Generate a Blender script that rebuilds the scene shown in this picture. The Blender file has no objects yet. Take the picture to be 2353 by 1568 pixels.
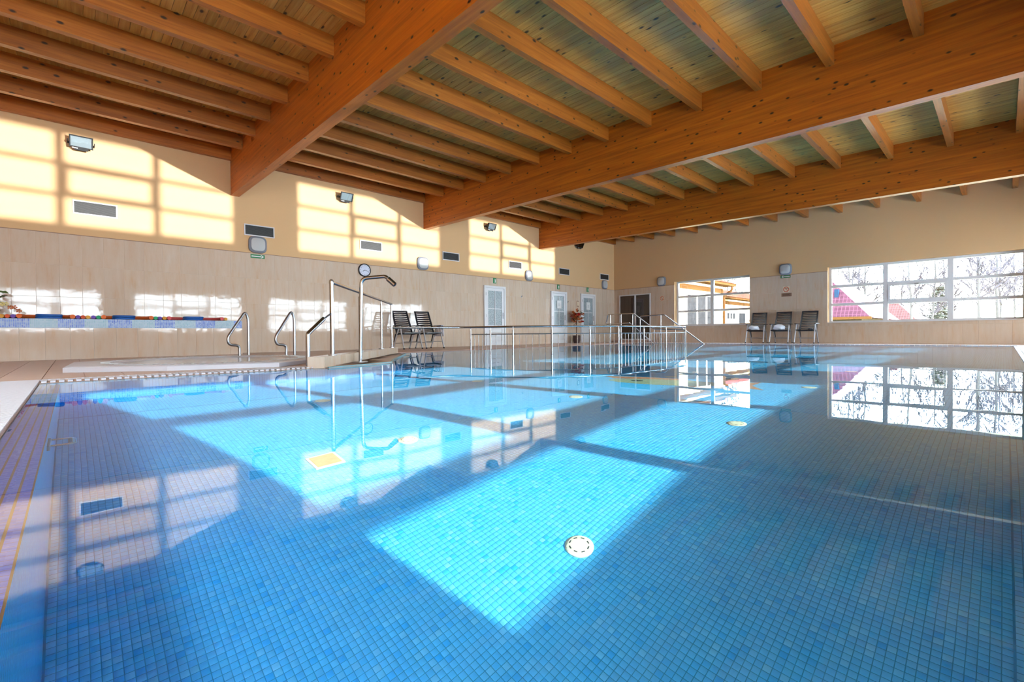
import bpy, math, random
import numpy as np
from mathutils import Vector, Matrix

random.seed(7)
RNG = np.random.default_rng(7)
scene = bpy.context.scene
COL = scene.collection

# ------------------------------------------------------------------ camera, world, sun, exposure
cam = bpy.data.cameras.new('camera')
cam.sensor_fit = 'HORIZONTAL'
cam.sensor_width = 36.0
cam.lens = 36.0 * 1068.8 / 2353.0
cam.clip_start = 0.01
cam.clip_end = 500
cam_o = bpy.data.objects.new('camera', cam)
COL.objects.link(cam_o)
cam_o.matrix_world = Matrix(((0.68736283, -0.00407729, 0.72630277, 0.0),
                             (0.72626002, 0.01607481, -0.68723212, 0.0),
                             (-0.00887314, 0.99986248, 0.0140104, 0.39),
                             (0, 0, 0, 1)))
scene.camera = cam_o

world = bpy.data.worlds.new('world')
scene.world = world
world.use_nodes = True
bg = world.node_tree.nodes['Background']
bg.inputs[0].default_value = (0.80, 0.905, 1.0, 1)
bg.inputs[1].default_value = 17.5

SUN_DIR = Vector((-1.0, -0.243, -0.311))


def add_sun(name, d, energy, color, angle):
    L = bpy.data.lights.new(name, 'SUN')
    L.energy = energy
    L.color = color
    L.angle = angle
    o = bpy.data.objects.new(name, L)
    COL.objects.link(o)
    o.rotation_euler = Vector(d).to_track_quat('-Z', 'Y').to_euler()
    return L


sun = add_sun('sun', SUN_DIR, 9.6, (1.0, 0.92, 0.80), 0.009)
sun.cycles.is_caustics_light = True
# added sun standing in for pool-mirrored sunlight; enters through the side windows
glare = add_sun('added_mirror_sun', (-1.0, -0.240, 0.118), 4.8, (1.0, 0.97, 0.95), 0.010)


def portal(cx, cy, cz, w, h, direction):
    L = bpy.data.lights.new('window_portal', 'AREA')
    L.shape = 'RECTANGLE'
    L.size = w
    L.size_y = h
    L.cycles.is_portal = True
    o = bpy.data.objects.new('window_portal', L)
    COL.objects.link(o)
    o.location = (cx, cy, cz)
    o.rotation_euler = Vector(direction).to_track_quat('-Z', 'Z').to_euler()


XL, XR, YB, YN = -12.32, 3.02, 18.15, -3.6      # inner faces of the room
RW = [(-3.40, 1.02), (2.15, 6.57), (7.90, 12.32), (13.42, 17.84)]   # windows of the right wall (y ranges)
BW = [(-9.38, -6.43), (-4.00, 0.42)]            # windows of the back wall (x ranges)
WZ0, WZ1 = 0.67, 2.52
for a, b in RW:
    portal(XR + 0.32, (a + b) / 2, 1.6, b - a, 1.85, (-1, 0, 0))
ADDED_SKYLIGHT = (-6.5, 2.7, -3.4, -1.55)                   # skylight added behind the camera, to brighten the pool and room
portal((ADDED_SKYLIGHT[0] + ADDED_SKYLIGHT[1]) / 2, (ADDED_SKYLIGHT[2] + ADDED_SKYLIGHT[3]) / 2, 5.1, ADDED_SKYLIGHT[1] - ADDED_SKYLIGHT[0], ADDED_SKYLIGHT[3] - ADDED_SKYLIGHT[2], (0, 0, -1))
ADDED_SKYLIGHT2 = (-9.5, 1.0, 14.4, 14.95)                  # second added one, unseen behind the last beam, to brighten the back wall
portal((ADDED_SKYLIGHT2[0] + ADDED_SKYLIGHT2[1]) / 2, (ADDED_SKYLIGHT2[2] + ADDED_SKYLIGHT2[3]) / 2, 5.1, ADDED_SKYLIGHT2[1] - ADDED_SKYLIGHT2[0], ADDED_SKYLIGHT2[3] - ADDED_SKYLIGHT2[2], (0, 0, -1))
for a, b in BW:
    portal((a + b) / 2, YB + 0.32, 1.6, b - a, 1.85, (0, -1, 0))

vs = scene.view_settings
scene.display_settings.display_device = 'sRGB'
vs.view_transform = 'Standard'
vs.look = 'None'
vs.gamma = 1.0
vs.use_curve_mapping = False
vs.exposure = 1.25
cy = scene.cycles
cy.max_bounces = 10
cy.diffuse_bounces = 6
cy.glossy_bounces = 4
cy.transmission_bounces = 6
cy.transparent_max_bounces = 12
cy.caustics_reflective = False
cy.caustics_refractive = True
cy.sample_clamp_indirect = 6.0
cy.blur_glossy = 0.3
cy.use_denoising = True


# ------------------------------------------------------------------ helpers
def S(r, g, b):
    def f(c):
        c /= 255.0
        return c / 12.92 if c <= 0.04045 else ((c + 0.055) / 1.055) ** 2.4
    return (f(r), f(g), f(b), 1.0)


def D(r, g, b, k=0.74):
    """duller version of a colour as read off the bright photograph"""
    c = S(r, g, b)
    return (c[0] * k, c[1] * k, c[2] * k, 1.0)


class MB:
    """collects vertices and faces of one mesh"""

    def __init__(self):
        self.v = []
        self.f = []

    def poly(self, pts):
        n = len(self.v)
        self.v += [tuple(p) for p in pts]
        self.f.append(tuple(range(n, n + len(pts))))

    def hexa(self, p):      # 8 points: bottom 4 ccw, top 4 ccw
        n = len(self.v)
        self.v += [tuple(q) for q in p]
        for f in ((3, 2, 1, 0), (4, 5, 6, 7), (0, 1, 5, 4), (1, 2, 6, 5), (2, 3, 7, 6), (3, 0, 4, 7)):
            self.f.append(tuple(n + i for i in f))
        return self

    def box(self, x0, x1, y0, y1, z0, z1):
        return self.hexa([(x0, y0, z0), (x1, y0, z0), (x1, y1, z0), (x0, y1, z0),
                          (x0, y0, z1), (x1, y0, z1), (x1, y1, z1), (x0, y1, z1)])

    def rbox(self, x0, x1, y0, y1, z0, z1, c):
        """box with chamfered edges"""
        import bmesh
        bm = bmesh.new()
        bmesh.ops.create_cube(bm, size=1.0)
        for v in bm.verts:
            v.co = Vector(((x0 + x1) / 2 + v.co.x * (x1 - x0), (y0 + y1) / 2 + v.co.y * (y1 - y0), (z0 + z1) / 2 + v.co.z * (z1 - z0)))
        bmesh.ops.bevel(bm, geom=list(bm.edges), offset=c, segments=2, affect='EDGES', profile=0.5)
        self.add_bm(bm)
        bm.free()
        return self

    def add_bm(self, bm):
        n = len(self.v)
        bm.verts.index_update()
        self.v += [tuple(v.co) for v in bm.verts]
        self.f += [tuple(n + v.index for v in f.verts) for f in bm.faces]

    def bar(self, a, b, w, h, up=(0, 0, 1)):
        """box along a->b, w wide and h high"""
        a, b = Vector(a), Vector(b)
        d = (b - a).normalized()
        u = Vector(up)
        s = d.cross(u)
        if s.length < 1e-4:
            s = d.cross(Vector((0, 1, 0)))
        s.normalize()
        u = s.cross(d).normalized()
        s *= w / 2
        u *= h / 2
        return self.hexa([a - s - u, a + s - u, b + s - u, b - s - u, a - s + u, a + s + u, b + s + u, b - s + u])

    def prism(self, pts, z0, z1):
        n = len(self.v)
        k = len(pts)
        self.v += [(p[0], p[1], z0) for p in pts] + [(p[0], p[1], z1) for p in pts]
        self.f.append(tuple(range(n + k - 1, n - 1, -1)))
        self.f.append(tuple(range(n + k, n + 2 * k)))
        for i in range(k):
            j = (i + 1) % k
            self.f.append((n + i, n + j, n + k + j, n + k + i))
        return self

    def tube(self, pts, r, seg=10, r1=None, cap=True):
        pts = [Vector(p) for p in pts]
        m = len(pts)
        n0 = len(self.v)
        t0 = (pts[1] - pts[0]).normalized()
        ref = Vector((0, 0, 1)) if abs(t0.z) < 0.9 else Vector((1, 0, 0))
        u = t0.cross(ref).normalized()
        for i, p in enumerate(pts):
            if i == 0:
                t = pts[1] - pts[0]
            elif i == m - 1:
                t = pts[-1] - pts[-2]
            else:
                t = (pts[i + 1] - p).normalized() + (p - pts[i - 1]).normalized()
            t.normalize()
            u = (u - t * u.dot(t)).normalized()
            w = t.cross(u)
            rr = r if r1 is None else r + (r1 - r) * i / (m - 1)
            for k in range(seg):
                a = 2 * math.pi * k / seg
                self.v.append(tuple(p + (u * math.cos(a) + w * math.sin(a)) * rr))
        for i in range(m - 1):
            for k in range(seg):
                k2 = (k + 1) % seg
                self.f.append((n0 + i * seg + k, n0 + i * seg + k2, n0 + (i + 1) * seg + k2, n0 + (i + 1) * seg + k))
        if cap:
            self.f.append(tuple(n0 + k for k in range(seg - 1, -1, -1)))
            self.f.append(tuple(n0 + (m - 1) * seg + k for k in range(seg)))
        return self

    def lathe(self, prof, c=(0, 0, 0), seg=20, axis='z', ex=None):
        """profile of (radius, height); ex = superellipse exponent for rounded squares"""
        n0 = len(self.v)
        for r, h in prof:
            for k in range(seg):
                a = 2 * math.pi * k / seg
                ca, sa = math.cos(a), math.sin(a)
                s = 1.0 if ex is None else (abs(ca) ** ex + abs(sa) ** ex) ** (-1.0 / ex)
                x, y = r * s * ca, r * s * sa
                if axis == 'z':
                    p = (c[0] + x, c[1] + y, c[2] + h)
                elif axis == 'x':
                    p = (c[0] + h, c[1] + x, c[2] + y)
                else:
                    p = (c[0] + x, c[1] + h, c[2] + y)
                self.v.append(p)
        m = len(prof)
        for i in range(m - 1):
            for k in range(seg):
                k2 = (k + 1) % seg
                self.f.append((n0 + i * seg + k, n0 + i * seg + k2, n0 + (i + 1) * seg + k2, n0 + (i + 1) * seg + k))
        self.f.append(tuple(n0 + k for k in range(seg - 1, -1, -1)))
        self.f.append(tuple(n0 + (m - 1) * seg + k for k in range(seg)))
        return self

    def mesh(self, name, mat, origin=(0, 0, 0), smooth=False):
        me = bpy.data.meshes.new(name)
        o = origin
        me.from_pydata([(p[0] - o[0], p[1] - o[1], p[2] - o[2]) for p in self.v], [], self.f)
        mats = mat if isinstance(mat, (list, tuple)) else [mat]
        for m in mats:
            me.materials.append(m)
        if smooth:
            me.shade_smooth()
            try:
                me.set_sharp_from_angle(angle=math.radians(40))
            except Exception:
                pass
        me.validate()
        me.update()
        return me

    def build(self, name, mat, parent=None, smooth=False, loc=None):
        org = (0, 0, 0)
        if parent is not None:
            p = parent
            org = Vector((0, 0, 0))
            while p is not None:
                org = org + p.location
                p = p.parent
        if loc is not None:
            org = loc
        me = self.mesh(name, mat, org, smooth)
        return link(name, me, parent, loc)


def link(name, me, parent=None, loc=None):
    o = bpy.data.objects.new(name, me)
    COL.objects.link(o)
    if parent is not None:
        o.parent = parent
    if loc is not None:
        o.location = loc
    return o


def fillet(pts, r, n=6):
    pts = [Vector(p) for p in pts]
    out = [pts[0]]
    for i in range(1, len(pts) - 1):
        a, b, c = pts[i - 1], pts[i], pts[i + 1]
        d1, d2 = (a - b), (c - b)
        k = min(r, d1.length * 0.49, d2.length * 0.49)
        p, q = b + d1.normalized() * k, b + d2.normalized() * k
        for j in range(n + 1):
            t = j / n
            out.append(p * (1 - t) ** 2 + b * 2 * t * (1 - t) + q * t * t)
    out.append(pts[-1])
    return out


def tag(o, label=None, cat=None, group=None, kind=None):
    if label:
        o['label'] = label
    if cat:
        o['category'] = cat
    if group:
        o['group'] = group
    if kind:
        o['kind'] = kind
    return o


def thing(name, label, cat, loc=(0, 0, 0), group=None):
    o = bpy.data.objects.new(name, None)
    COL.objects.link(o)
    o.location = loc
    return tag(o, label, cat, group)


def structure(name, mb, mat, parent=None, smooth=False):
    o = mb.build(name, mat, parent, smooth)
    if parent is None:
        o['kind'] = 'structure'
    return o


def copy_tree(o, parent=None):
    c = o.copy()
    COL.objects.link(c)
    c.parent = parent
    for ch in list(o.children):
        copy_tree(ch, c)
    return c


def receiver(*objs):
    for o in objs:
        o.cycles.is_caustics_receiver = True


# ------------------------------------------------------------------ materials
def nm(name):
    m = bpy.data.materials.new(name)
    m.use_nodes = True
    nt = m.node_tree
    return m, nt, nt.nodes, nt.links, nt.nodes['Principled BSDF']


def N(nt, t, **kw):
    n = nt.nodes.new(t)
    for k, v in kw.items():
        setattr(n, k, v)
    return n


def plain(name, col, rough=0.5, metal=0.0, var=0.0, scale=8.0, spec=0.5, bump=0.0):
    m, nt, nd, lk, b = nm(name)
    b.inputs['Base Color'].default_value = col
    b.inputs['Roughness'].default_value = rough
    b.inputs['Metallic'].default_value = metal
    b.inputs['Specular IOR Level'].default_value = spec
    if var or bump:
        g = N(nt, 'ShaderNodeNewGeometry')
        n = N(nt, 'ShaderNodeTexNoise')
        n.inputs['Scale'].default_value = scale
        n.inputs['Detail'].default_value = 4
        lk.new(g.outputs['Position'], n.inputs['Vector'])
        if var:
            mx = N(nt, 'ShaderNodeMix', data_type='RGBA')
            mx.inputs[6].default_value = tuple(c * (1 - var) for c in col[:3]) + (1,)
            mx.inputs[7].default_value = tuple(min(1, c * (1 + var)) for c in col[:3]) + (1,)
            lk.new(n.outputs['Fac'], mx.inputs[0])
            lk.new(mx.outputs[2], b.inputs['Base Color'])
        if bump:
            bp = N(nt, 'ShaderNodeBump')
            bp.inputs['Strength'].default_value = bump
            bp.inputs['Distance'].default_value = 0.01
            lk.new(n.outputs['Fac'], bp.inputs['Height'])
            lk.new(bp.outputs[0], b.inputs['Normal'])
    return m


def ramp(nt, stops, interp='LINEAR'):
    r = N(nt, 'ShaderNodeValToRGB')
    e = r.color_ramp.elements
    r.color_ramp.interpolation = interp
    while len(e) < len(stops):
        e.new(0.5)
    for i, (p, c) in enumerate(stops):
        e[i].position = p
        e[i].color = c
    return r


def wood(name, axis, c_dark, c_mid, c_light, knot, knots=2.6, lam=0.0, rough=0.55, rnd=True):
    """knotty timber with the grain along 'axis' (0 x, 1 y)"""
    m, nt, nd, lk, b = nm(name)
    g = N(nt, 'ShaderNodeNewGeometry')
    oi = N(nt, 'ShaderNodeObjectInfo')
    off = N(nt, 'ShaderNodeVectorMath', operation='SCALE')
    off.inputs[0].default_value = (13.7, 7.1, 3.3)
    lk.new(oi.outputs['Random'], off.inputs['Scale'])
    add = N(nt, 'ShaderNodeVectorMath', operation='ADD')
    lk.new(g.outputs['Position'], add.inputs[0])
    if rnd:
        lk.new(off.outputs[0], add.inputs[1])
    mp = N(nt, 'ShaderNodeMapping')
    s = [22.0, 22.0, 22.0]
    s[axis] = 0.9
    mp.inputs['Scale'].default_value = s
    lk.new(add.outputs[0], mp.inputs['Vector'])
    n1 = N(nt, 'ShaderNodeTexNoise')
    n1.inputs['Scale'].default_value = 1.0
    n1.inputs['Detail'].default_value = 6
    n1.inputs['Roughness'].default_value = 0.65
    n1.inputs['Distortion'].default_value = 0.3
    lk.new(mp.outputs[0], n1.inputs['Vector'])
    r1 = ramp(nt, [(0.28, c_dark), (0.5, c_mid), (0.72, c_light)])
    lk.new(n1.outputs['Fac'], r1.inputs[0])
    # knots
    mp2 = N(nt, 'ShaderNodeMapping')
    s2 = [knots * 2.2, knots * 2.2, knots * 2.2]
    s2[axis] = knots * 1.15
    mp2.inputs['Scale'].default_value = s2
    lk.new(add.outputs[0], mp2.inputs['Vector'])
    vo = N(nt, 'ShaderNodeTexVoronoi')
    vo.inputs['Scale'].default_value = 1.0
    vo.inputs['Randomness'].default_value = 1.0
    lk.new(mp2.outputs[0], vo.inputs['Vector'])
    rk = ramp(nt, [(0.0, (1, 1, 1, 1)), (0.10, (1, 1, 1, 1)), (0.19, (0, 0, 0, 1))])
    lk.new(vo.outputs['Distance'], rk.inputs[0])
    sp = N(nt, 'ShaderNodeSeparateColor')
    lk.new(vo.outputs['Color'], sp.inputs[0])
    th = N(nt, 'ShaderNodeMath', operation='GREATER_THAN')
    th.inputs[1].default_value = 0.3
    lk.new(sp.outputs[0], th.inputs[0])
    mk = N(nt, 'ShaderNodeMath', operation='MULTIPLY')
    lk.new(rk.outputs[0], mk.inputs[0])
    lk.new(th.outputs[0], mk.inputs[1])
    mx = N(nt, 'ShaderNodeMix', data_type='RGBA')
    lk.new(mk.outputs[0], mx.inputs[0])
    lk.new(r1.outputs[0], mx.inputs[6])
    mx.inputs[7].default_value = knot
    last = mx.outputs[2]
    # piece to piece tone
    hs = N(nt, 'ShaderNodeHueSaturation')
    mr = N(nt, 'ShaderNodeMapRange')
    mr.inputs['To Min'].default_value = 0.82
    mr.inputs['To Max'].default_value = 1.14
    lk.new(oi.outputs['Random'], mr.inputs['Value'])
    if lam:
        sx = N(nt, 'ShaderNodeSeparateXYZ')
        lk.new(g.outputs['Position'], sx.inputs[0])
        dv = N(nt, 'ShaderNodeMath', operation='DIVIDE')
        # follow the roof's fall so the laminations stay parallel to the beam
        ml = N(nt, 'ShaderNodeMath', operation='MULTIPLY_ADD')
        ml.inputs[1].default_value = 0.0262
        lk.new(sx.outputs[0], ml.inputs[0])
        lk.new(sx.outputs[2], ml.inputs[2])
        lk.new(ml.outputs[0], dv.inputs[0])
        dv.inputs[1].default_value = lam
        fl = N(nt, 'ShaderNodeMath', operation='FLOOR')
        lk.new(dv.outputs[0], fl.inputs[0])
        wn = N(nt, 'ShaderNodeTexWhiteNoise', noise_dimensions='1D')
        lk.new(fl.outputs[0], wn.inputs['W'])
        lk.new(wn.outputs['Value'], mr.inputs['Value'])
    lk.new(mr.outputs[0], hs.inputs['Value'])
    lk.new(last, hs.inputs['Color'])
    lk.new(hs.outputs[0], b.inputs['Base Color'])
    b.inputs['Roughness'].default_value = rough
    b.inputs['Specular IOR Level'].default_value = 0.4
    b.inputs['Coat Weight'].default_value = 0.5      # satin varnish
    b.inputs['Coat Roughness'].default_value = 0.32
    return m


M = {}
M['beam'] = wood('glulam_beam', 0, D(156, 74, 4), D(194, 102, 8), D(214, 122, 20), D(44, 16, 4), knots=4.3, lam=0.042)
M['joist'] = wood('joist_timber', 1, D(140, 72, 10), D(170, 94, 18), D(194, 116, 34), D(46, 18, 5), knots=3.6)
M['plank'] = wood('ceiling_board', 0, D(190, 128, 46), D(220, 162, 74), D(238, 188, 104), D(54, 26, 8), knots=3.0)


def wall_paint():
    m, nt, nd, lk, b = nm('cream_plaster')
    b.inputs['Base Color'].default_value = D(236, 194, 144)
    b.inputs['Roughness'].default_value = 0.85
    b.inputs['Specular IOR Level'].default_value = 0.15
    g = N(nt, 'ShaderNodeNewGeometry')
    n = N(nt, 'ShaderNodeTexNoise')
    n.inputs['Scale'].default_value = 120
    lk.new(g.outputs['Position'], n.inputs['Vector'])
    bp = N(nt, 'ShaderNodeBump')
    bp.inputs['Strength'].default_value = 0.08
    bp.inputs['Distance'].default_value = 0.004
    lk.new(n.outputs['Fac'], bp.inputs['Height'])
    lk.new(bp.outputs[0], b.inputs['Normal'])
    return m


M['wall'] = wall_paint()


def wall_tile():
    m, nt, nd, lk, b = nm('cream_wall_tile')
    g = N(nt, 'ShaderNodeNewGeometry')
    oi = N(nt, 'ShaderNodeObjectInfo')
    off = N(nt, 'ShaderNodeVectorMath', operation='SCALE')
    off.inputs[0].default_value = (31.0, 17.0, 5.0)
    lk.new(oi.outputs['Random'], off.inputs['Scale'])
    add = N(nt, 'ShaderNodeVectorMath', operation='ADD')
    lk.new(g.outputs['Position'], add.inputs[0])
    lk.new(off.outputs[0], add.inputs[1])
    mp = N(nt, 'ShaderNodeMapping')
    mp.inputs['Scale'].default_value = (9, 9, 1.6)
    lk.new(add.outputs[0], mp.inputs['Vector'])
    n = N(nt, 'ShaderNodeTexNoise')
    n.inputs['Scale'].default_value = 1.0
    n.inputs['Detail'].default_value = 6
    n.inputs['Roughness'].default_value = 0.6
    lk.new(mp.outputs[0], n.inputs['Vector'])
    r = ramp(nt, [(0.28, D(226, 207, 188)), (0.55, D(222, 198, 175)), (0.82, D(218, 180, 142))])
    lk.new(n.outputs['Fac'], r.inputs[0])
    hs = N(nt, 'ShaderNodeHueSaturation')
    mr = N(nt, 'ShaderNodeMapRange')
    mr.inputs['To Min'].default_value = 0.97
    mr.inputs['To Max'].default_value = 1.03
    lk.new(oi.outputs['Random'], mr.inputs['Value'])
    lk.new(mr.outputs[0], hs.inputs['Value'])
    lk.new(r.outputs[0], hs.inputs['Color'])
    lk.new(hs.outputs[0], b.inputs['Base Color'])
    b.inputs['Roughness'].default_value = 0.05
    b.inputs['Specular IOR Level'].default_value = 0.3
    n2 = N(nt, 'ShaderNodeTexNoise')
    n2.inputs['Scale'].default_value = 5.0
    lk.new(add.outputs[0], n2.inputs['Vector'])
    bp = N(nt, 'ShaderNodeBump')
    bp.inputs['Strength'].default_value = 0.10
    bp.inputs['Distance'].default_value = 0.01
    lk.new(n2.outputs['Fac'], bp.inputs['Height'])
    lk.new(bp.outputs[0], b.inputs['Normal'])
    return m


M['tile'] = wall_tile()
M['grout'] = plain('tile_grout', D(232, 216, 196), 0.7)
M['deck'] = plain('deck_tile', D(194, 162, 146), 0.35, var=0.05, scale=3)
M['deck_grout'] = plain('deck_grout', D(180, 146, 126), 0.6)
M['white'] = plain('white_paint', D(236, 236, 238), 0.35)
M['plastic'] = plain('white_plastic', D(206, 207, 216), 0.3, spec=.3)
M['steel'] = plain('brushed_steel', D(196, 198, 204, .6), 0.22, 1.0)
M['alu'] = plain('silver_tube', D(206, 208, 214), 0.3, .25)
M['dsteel'] = plain('dull_steel', D(176, 176, 180), 0.3, 1.0)
M['black'] = plain('black_plastic', D(22, 24, 34), 0.4)
M['navy'] = plain('dark_slat', D(26, 26, 36), 0.4)
M['rubber'] = plain('rubber', D(14, 14, 14), 0.7)
M['vent_dark'] = plain('vent_dark', D(30, 28, 28), 0.6)
M['vent_slat'] = plain('vent_slat', D(84, 82, 80), 0.5)
M['lampring'] = plain('lamp_ring', D(140, 144, 154), 0.5, spec=.15)
M['lampglass'] = plain('lamp_glass', D(204, 206, 205), 0.4, spec=.2)
M['signgreen'] = plain('sign_green', D(8, 128, 70), 0.4)
M['signwhite'] = plain('sign_white', D(240, 242, 240), 0.4)
M['signred'] = plain('sign_red', D(214, 84, 40), 0.4)
M['signcream'] = plain('sign_cream', D(240, 222, 190), 0.4)
M['brown'] = plain('brown_plate', D(146, 112, 90), 0.5, var=0.1, scale=60)
M['paper'] = plain('paper', D(240, 240, 240), 0.8)
M['towel'] = plain('towel', D(216, 216, 226), 0.95, var=0.05, scale=30, bump=0.5)
M['pot'] = plain('dark_pot', D(74, 54, 52), 0.6)
M['bark'] = plain('pot_bark', D(120, 86, 62), 0.9, var=0.3, scale=40, bump=0.8)
M['leaf'] = plain('leaf_green', D(70, 108, 34), 0.5, var=0.3, scale=20)
M['leaf2'] = plain('leaf_dark', D(46, 72, 30), 0.5, var=0.3, scale=20)
M['redflower'] = plain('red_petal', D(200, 24, 18), 0.6, var=0.2, scale=30)
M['yellowflower'] = plain('yellow_petal', D(232, 212, 130), 0.6)
M['orangeflower'] = plain('orange_petal', D(206, 108, 50), 0.6, var=0.25, scale=30)
M['kick'] = plain('blue_foam', D(10, 92, 178), 0.6)
for k, c in dict(orange=(238, 116, 48), red=(232, 88, 36), yellow=(240, 172, 62), purple=(116, 80, 184), green=(30, 176, 120), pink=(226, 96, 98)).items():
    M['foam_' + k] = plain('foam_' + k, D(*c), 0.7)


def thin_glass(name, tint=(0.96, 0.98, 0.98, 1)):
    m, nt, nd, lk, b = nm(name)
    nd.remove(b)
    out = nd['Material Output']
    tr = N(nt, 'ShaderNodeBsdfTransparent')
    tr.inputs[0].default_value = tint
    gl = N(nt, 'ShaderNodeBsdfGlossy')
    gl.inputs['Roughness'].default_value = 0.0
    fr = N(nt, 'ShaderNodeFresnel')
    fr.inputs[0].default_value = 1.5
    mx = N(nt, 'ShaderNodeMixShader')
    lk.new(fr.outputs[0], mx.inputs[0])
    lk.new(tr.outputs[0], mx.inputs[1])
    lk.new(gl.outputs[0], mx.inputs[2])
    lk.new(mx.outputs[0], out.inputs[0])
    return m


M['glass'] = thin_glass('window_glass')


def frosted():
    m, nt, nd, lk, b = nm('patterned_door_glass')
    g = N(nt, 'ShaderNodeNewGeometry')
    n = N(nt, 'ShaderNodeTexNoise')
    n.inputs['Scale'].default_value = 45
    n.inputs['Detail'].default_value = 3
    lk.new(g.outputs['Position'], n.inputs['Vector'])
    r = ramp(nt, [(0.38, D(112, 124, 126)), (0.6, D(196, 210, 216))])
    lk.new(n.outputs['Fac'], r.inputs[0])
    lk.new(r.outputs[0], b.inputs['Base Color'])
    b.inputs['Roughness'].default_value = 0.2
    bp = N(nt, 'ShaderNodeBump')
    bp.inputs['Strength'].default_value = 0.5
    bp.inputs['Distance'].default_value = 0.01
    lk.new(n.outputs['Fac'], bp.inputs['Height'])
    lk.new(bp.outputs[0], b.inputs['Normal'])
    return m


M['frost'] = frosted()
M['darkglass'] = plain('dark_tinted_glass', D(58, 40, 30), 0.04, spec=0.8)


def water():
    m, nt, nd, lk, b = nm('pool_water')
    nd.remove(b)
    out = nd['Material Output']
    gl = N(nt, 'ShaderNodeBsdfGlass')
    gl.inputs['Color'].default_value = (0.92, 0.98, 1.0, 1)
    gl.inputs['Roughness'].default_value = 0.0
    gl.inputs['IOR'].default_value = 1.333
    g = N(nt, 'ShaderNodeNewGeometry')
    n = N(nt, 'ShaderNodeTexNoise')
    n.inputs['Scale'].default_value = 2.2
    n.inputs['Detail'].default_value = 2
    lk.new(g.outputs['Position'], n.inputs['Vector'])
    bp = N(nt, 'ShaderNodeBump')
    bp.inputs['Strength'].default_value = 0.035
    bp.inputs['Distance'].default_value = 0.02
    lk.new(n.outputs['Fac'], bp.inputs['Height'])
    lk.new(bp.outputs[0], gl.inputs['Normal'])
    lk.new(gl.outputs[0], out.inputs[0])
    return m


M['water'] = water()


def mosaic(name, pitch, cols, grout, joint, lines):
    """glass mosaic: random tone per square; 'lines' draws the joints where they are too fine to model"""
    m, nt, nd, lk, b = nm(name)
    g = N(nt, 'ShaderNodeNewGeometry')
    dv = N(nt, 'ShaderNodeVectorMath', operation='SCALE')
    dv.inputs['Scale'].default_value = 1.0 / pitch
    lk.new(g.outputs['Position'], dv.inputs[0])
    ad = N(nt, 'ShaderNodeVectorMath', operation='ADD')
    ad.inputs[1].default_value = (0.0, 0.0, 0.013)
    lk.new(dv.outputs[0], ad.inputs[0])
    fl = N(nt, 'ShaderNodeVectorMath', operation='FLOOR')
    lk.new(ad.outputs[0], fl.inputs[0])
    wn = N(nt, 'ShaderNodeTexWhiteNoise', noise_dimensions='3D')
    lk.new(fl.outputs[0], wn.inputs['Vector'])
    k = len(cols)
    r = ramp(nt, [(p, c) for p, c in cols])
    lk.new(wn.outputs['Value'], r.inputs[0])
    last = r.outputs[0]
    if lines:
        fr = N(nt, 'ShaderNodeVectorMath', operation='FRACTION')
        lk.new(ad.outputs[0], fr.inputs[0])
        sp = N(nt, 'ShaderNodeSeparateXYZ')
        lk.new(fr.outputs[0], sp.inputs[0])
        # normal picks which two axes carry joints
        sn = N(nt, 'ShaderNodeSeparateXYZ')
        lk.new(g.outputs['True Normal'], sn.inputs[0])
        acc = None
        for i in range(3):
            a = N(nt, 'ShaderNodeMath', operation='LESS_THAN')
            a.inputs[1].default_value = joint / pitch
            lk.new(sp.outputs[i], a.inputs[0])
            ab = N(nt, 'ShaderNodeMath', operation='ABSOLUTE')
            lk.new(sn.outputs[i], ab.inputs[0])
            c = N(nt, 'ShaderNodeMath', operation='LESS_THAN')
            c.inputs[1].default_value = 0.7
            lk.new(ab.outputs[0], c.inputs[0])
            mu = N(nt, 'ShaderNodeMath', operation='MULTIPLY')
            lk.new(a.outputs[0], mu.inputs[0])
            lk.new(c.outputs[0], mu.inputs[1])
            if acc is None:
                acc = mu
            else:
                mm = N(nt, 'ShaderNodeMath', operation='MAXIMUM')
                lk.new(acc.outputs[0], mm.inputs[0])
                lk.new(mu.outputs[0], mm.inputs[1])
                acc = mm
        mx = N(nt, 'ShaderNodeMix', data_type='RGBA')
        lk.new(acc.outputs[0], mx.inputs[0])
        lk.new(last, mx.inputs[6])
        mx.inputs[7].default_value = grout
        last = mx.outputs[2]
    lk.new(last, b.inputs['Base Color'])
    b.inputs['Roughness'].default_value = 0.3
    b.inputs['Specular IOR Level'].default_value = 0.3
    return m


P = 0.025
POOLC = [(0.0, S(44, 172, 246)), (0.1, S(74, 190, 251)), (0.88, S(86, 196, 252)), (1.0, S(108, 206, 252))]
GROUT = S(24, 140, 198)
M['mosaic'] = mosaic('pool_mosaic', P, POOLC, GROUT, 0.003, False)
M['mosaic_far'] = mosaic('pool_mosaic_lined', P, POOLC, GROUT, 0.003, True)
M['mgrout'] = plain('pool_grout', GROUT, 0.8)
M['mosaic_blue'] = mosaic('blue_mosaic', P, [(0.0, D(50, 92, 214)), (0.5, D(112, 148, 236)), (1.0, D(176, 198, 244))], D(190, 205, 235), 0.004, False)
M['mosaic_pale'] = mosaic('pale_mosaic', P, [(0.0, D(150, 196, 212)), (1.0, D(196, 220, 228))], D(205, 222, 232), 0.004, False)
M['pale_grout'] = plain('pale_grout', D(196, 214, 236), 0.7)
M['edge_tile'] = mosaic('violet_edge_tile', 0.012, [(0.0, D(92, 100, 190)), (1.0, D(122, 130, 206))], D(180, 150, 120), 0.002, False)
M['tan_grout'] = plain('tan_grout', D(136, 98, 60), 0.8)

# ------------------------------------------------------------------ roof: planks, beams, joists
SL = -0.0262                                # the roof falls towards the right wall


def zroof(x):
    return 4.72 + SL * (x + 11.3)


def zbeam(x):
    return 3.67 + SL * (x + 12.32)


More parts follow.
